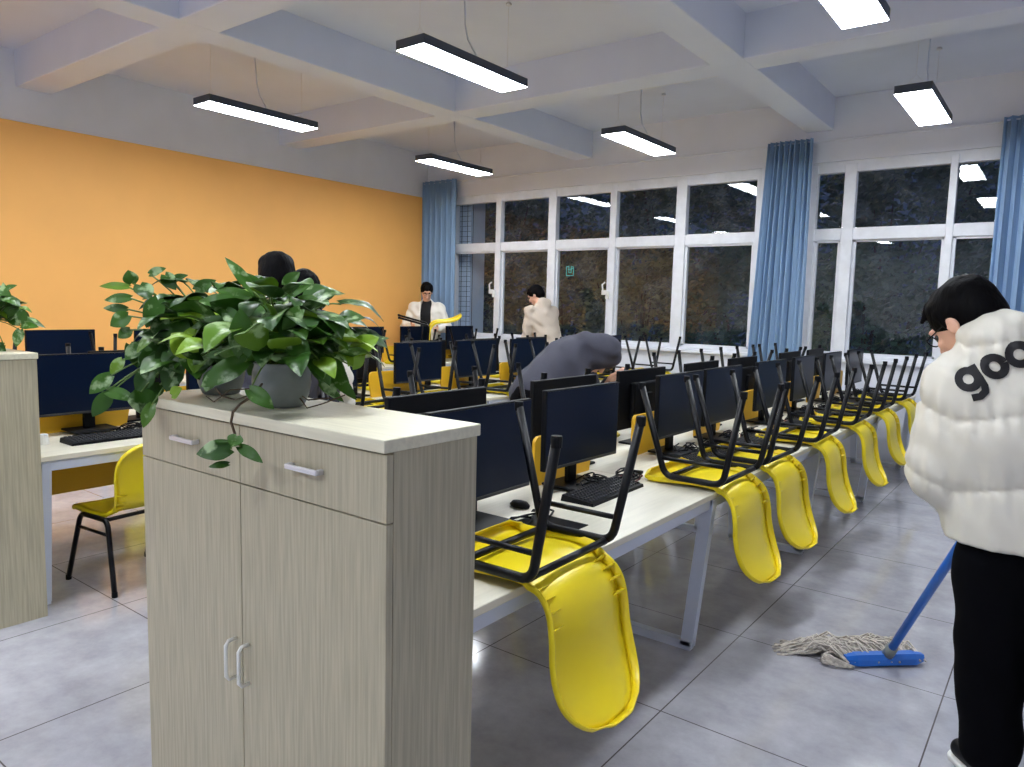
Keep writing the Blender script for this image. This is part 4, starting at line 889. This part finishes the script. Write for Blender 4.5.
man3 = [(8, 312, 3, 282, 12, .5, 0), (4, 290, 17, 285, 6, .6, 0), (8, 318, 19, 301, 12, .5, 0), (20, 322, 24, 308, 11, .5, 0), (20, 324, 6, 319, 9, .4, 0), (22, 326, 39, 327, 8, .6, 0), (20, 330, 16, 347, 10, .6, 0), (4, 345, -8, 350, 9, .4, 0), (-4, 345, 6, 352, 9, .3, 0), (0, 300, 10, 310, 10, .3, 0)]
r3, F, o3 = plant((-3.98, 1.19, 1.237), 'trailing plant on the left cabinet, cut by the left edge of the picture', 5, 90, .17, .17, man3, 3.36, low=.1, pot_r=.075)
F.build(r3)
# ------------------------------------------------------------------ outside: ground and shrubs seen through the night windows
tag(MB().box(-22, 12, YW+.24, YW+30, -.4, -.3).build('outdoor_ground', M['ground']), kind='structure')
def bush(cx, cy, rx, h, n, seed, m_, label, z0=-.3):
    r = empty('outdoor_shrub', (cx, cy, z0)); tag(r, label, 'shrub', 'shrubs outside the windows'); rr = random.Random(seed)
    t = MB(); tips = []
    for i in range(9):
        a = rr.uniform(0, 6.28); q = Vector((math.cos(a)*rx*.7*rr.random(), math.sin(a)*rx*.5*rr.random(), h*rr.uniform(.5, .95))); t.tube([(0, 0, 0), tuple(q*.4+Vector((0, 0, .2))), tuple(q)], [.05, .03, .008], 6); tips.append(q)
    t.build('branches', M['bark'], r)
    g = MB()
    for i in range(n):
        a = rr.uniform(0, 6.28); u = rr.random(); el = rr.uniform(-.2, 1.0)
        R_ = (.55+.45*rr.random()); lump = 1+.25*math.sin(a*3+seed)+.2*math.sin(a*5+el*6)
        p = Vector((math.cos(a)*rx*R_*lump*math.cos(el*1.2), math.sin(a)*rx*.7*R_*math.cos(el*1.2), h*(.5+.42*math.sin(el*1.5)*R_*lump)))
        d = Vector((rr.uniform(-1, 1), rr.uniform(-1, 1), rr.uniform(-.7, .5))).normalized(); s = d.orthogonal().normalized(); L_ = rr.uniform(.08, .15)*(1 if h < 4 else 1.4); w_ = L_*.28
        g.add([p, p+d*L_*.5+s*w_, p+d*L_, p+d*L_*.5-s*w_], [(0, 1, 2, 3)])
    o = g.build('leaf_crown', m_, r); o['kind'] = 'stuff'
A, B = M['night_leaf'], M['night_leaf2']
for i, (x, y, rx, h, n, m_, lab) in enumerate(((-9.6, 11.2, 1.3, 3.1, 3600, A, 'shrub outside behind the leftmost panes'), (-7.6, 11.6, 1.4, 3.2, 4200, A, 'pale-leaved shrub outside behind the person in beige'), (-5.7, 11.0, 1.25, 3.0, 4200, A, 'pale-leaved shrub outside behind the middle panes'),
        (-4.1, 11.4, 1.2, 3.1, 4000, B, 'green shrub outside left of the middle curtain'), (-2.3, 10.8, 1.0, 2.9, 3500, B, 'green shrub outside right of the middle curtain'), (-.6, 11.4, 1.2, 3.0, 4000, B, 'shrub outside behind the person in the puffer jacket'),
        (-13, 16, 2.6, 6.0, 7000, B, 'tall tree far outside on the left'), (-8, 17, 3, 6.5, 7500, B, 'tall tree far outside behind the middle panes'), (-3, 16, 2.6, 6, 7000, B, 'tall tree far outside on the right'))):
    bush(x, y, rx, h, n, 40+i, m_, lab)
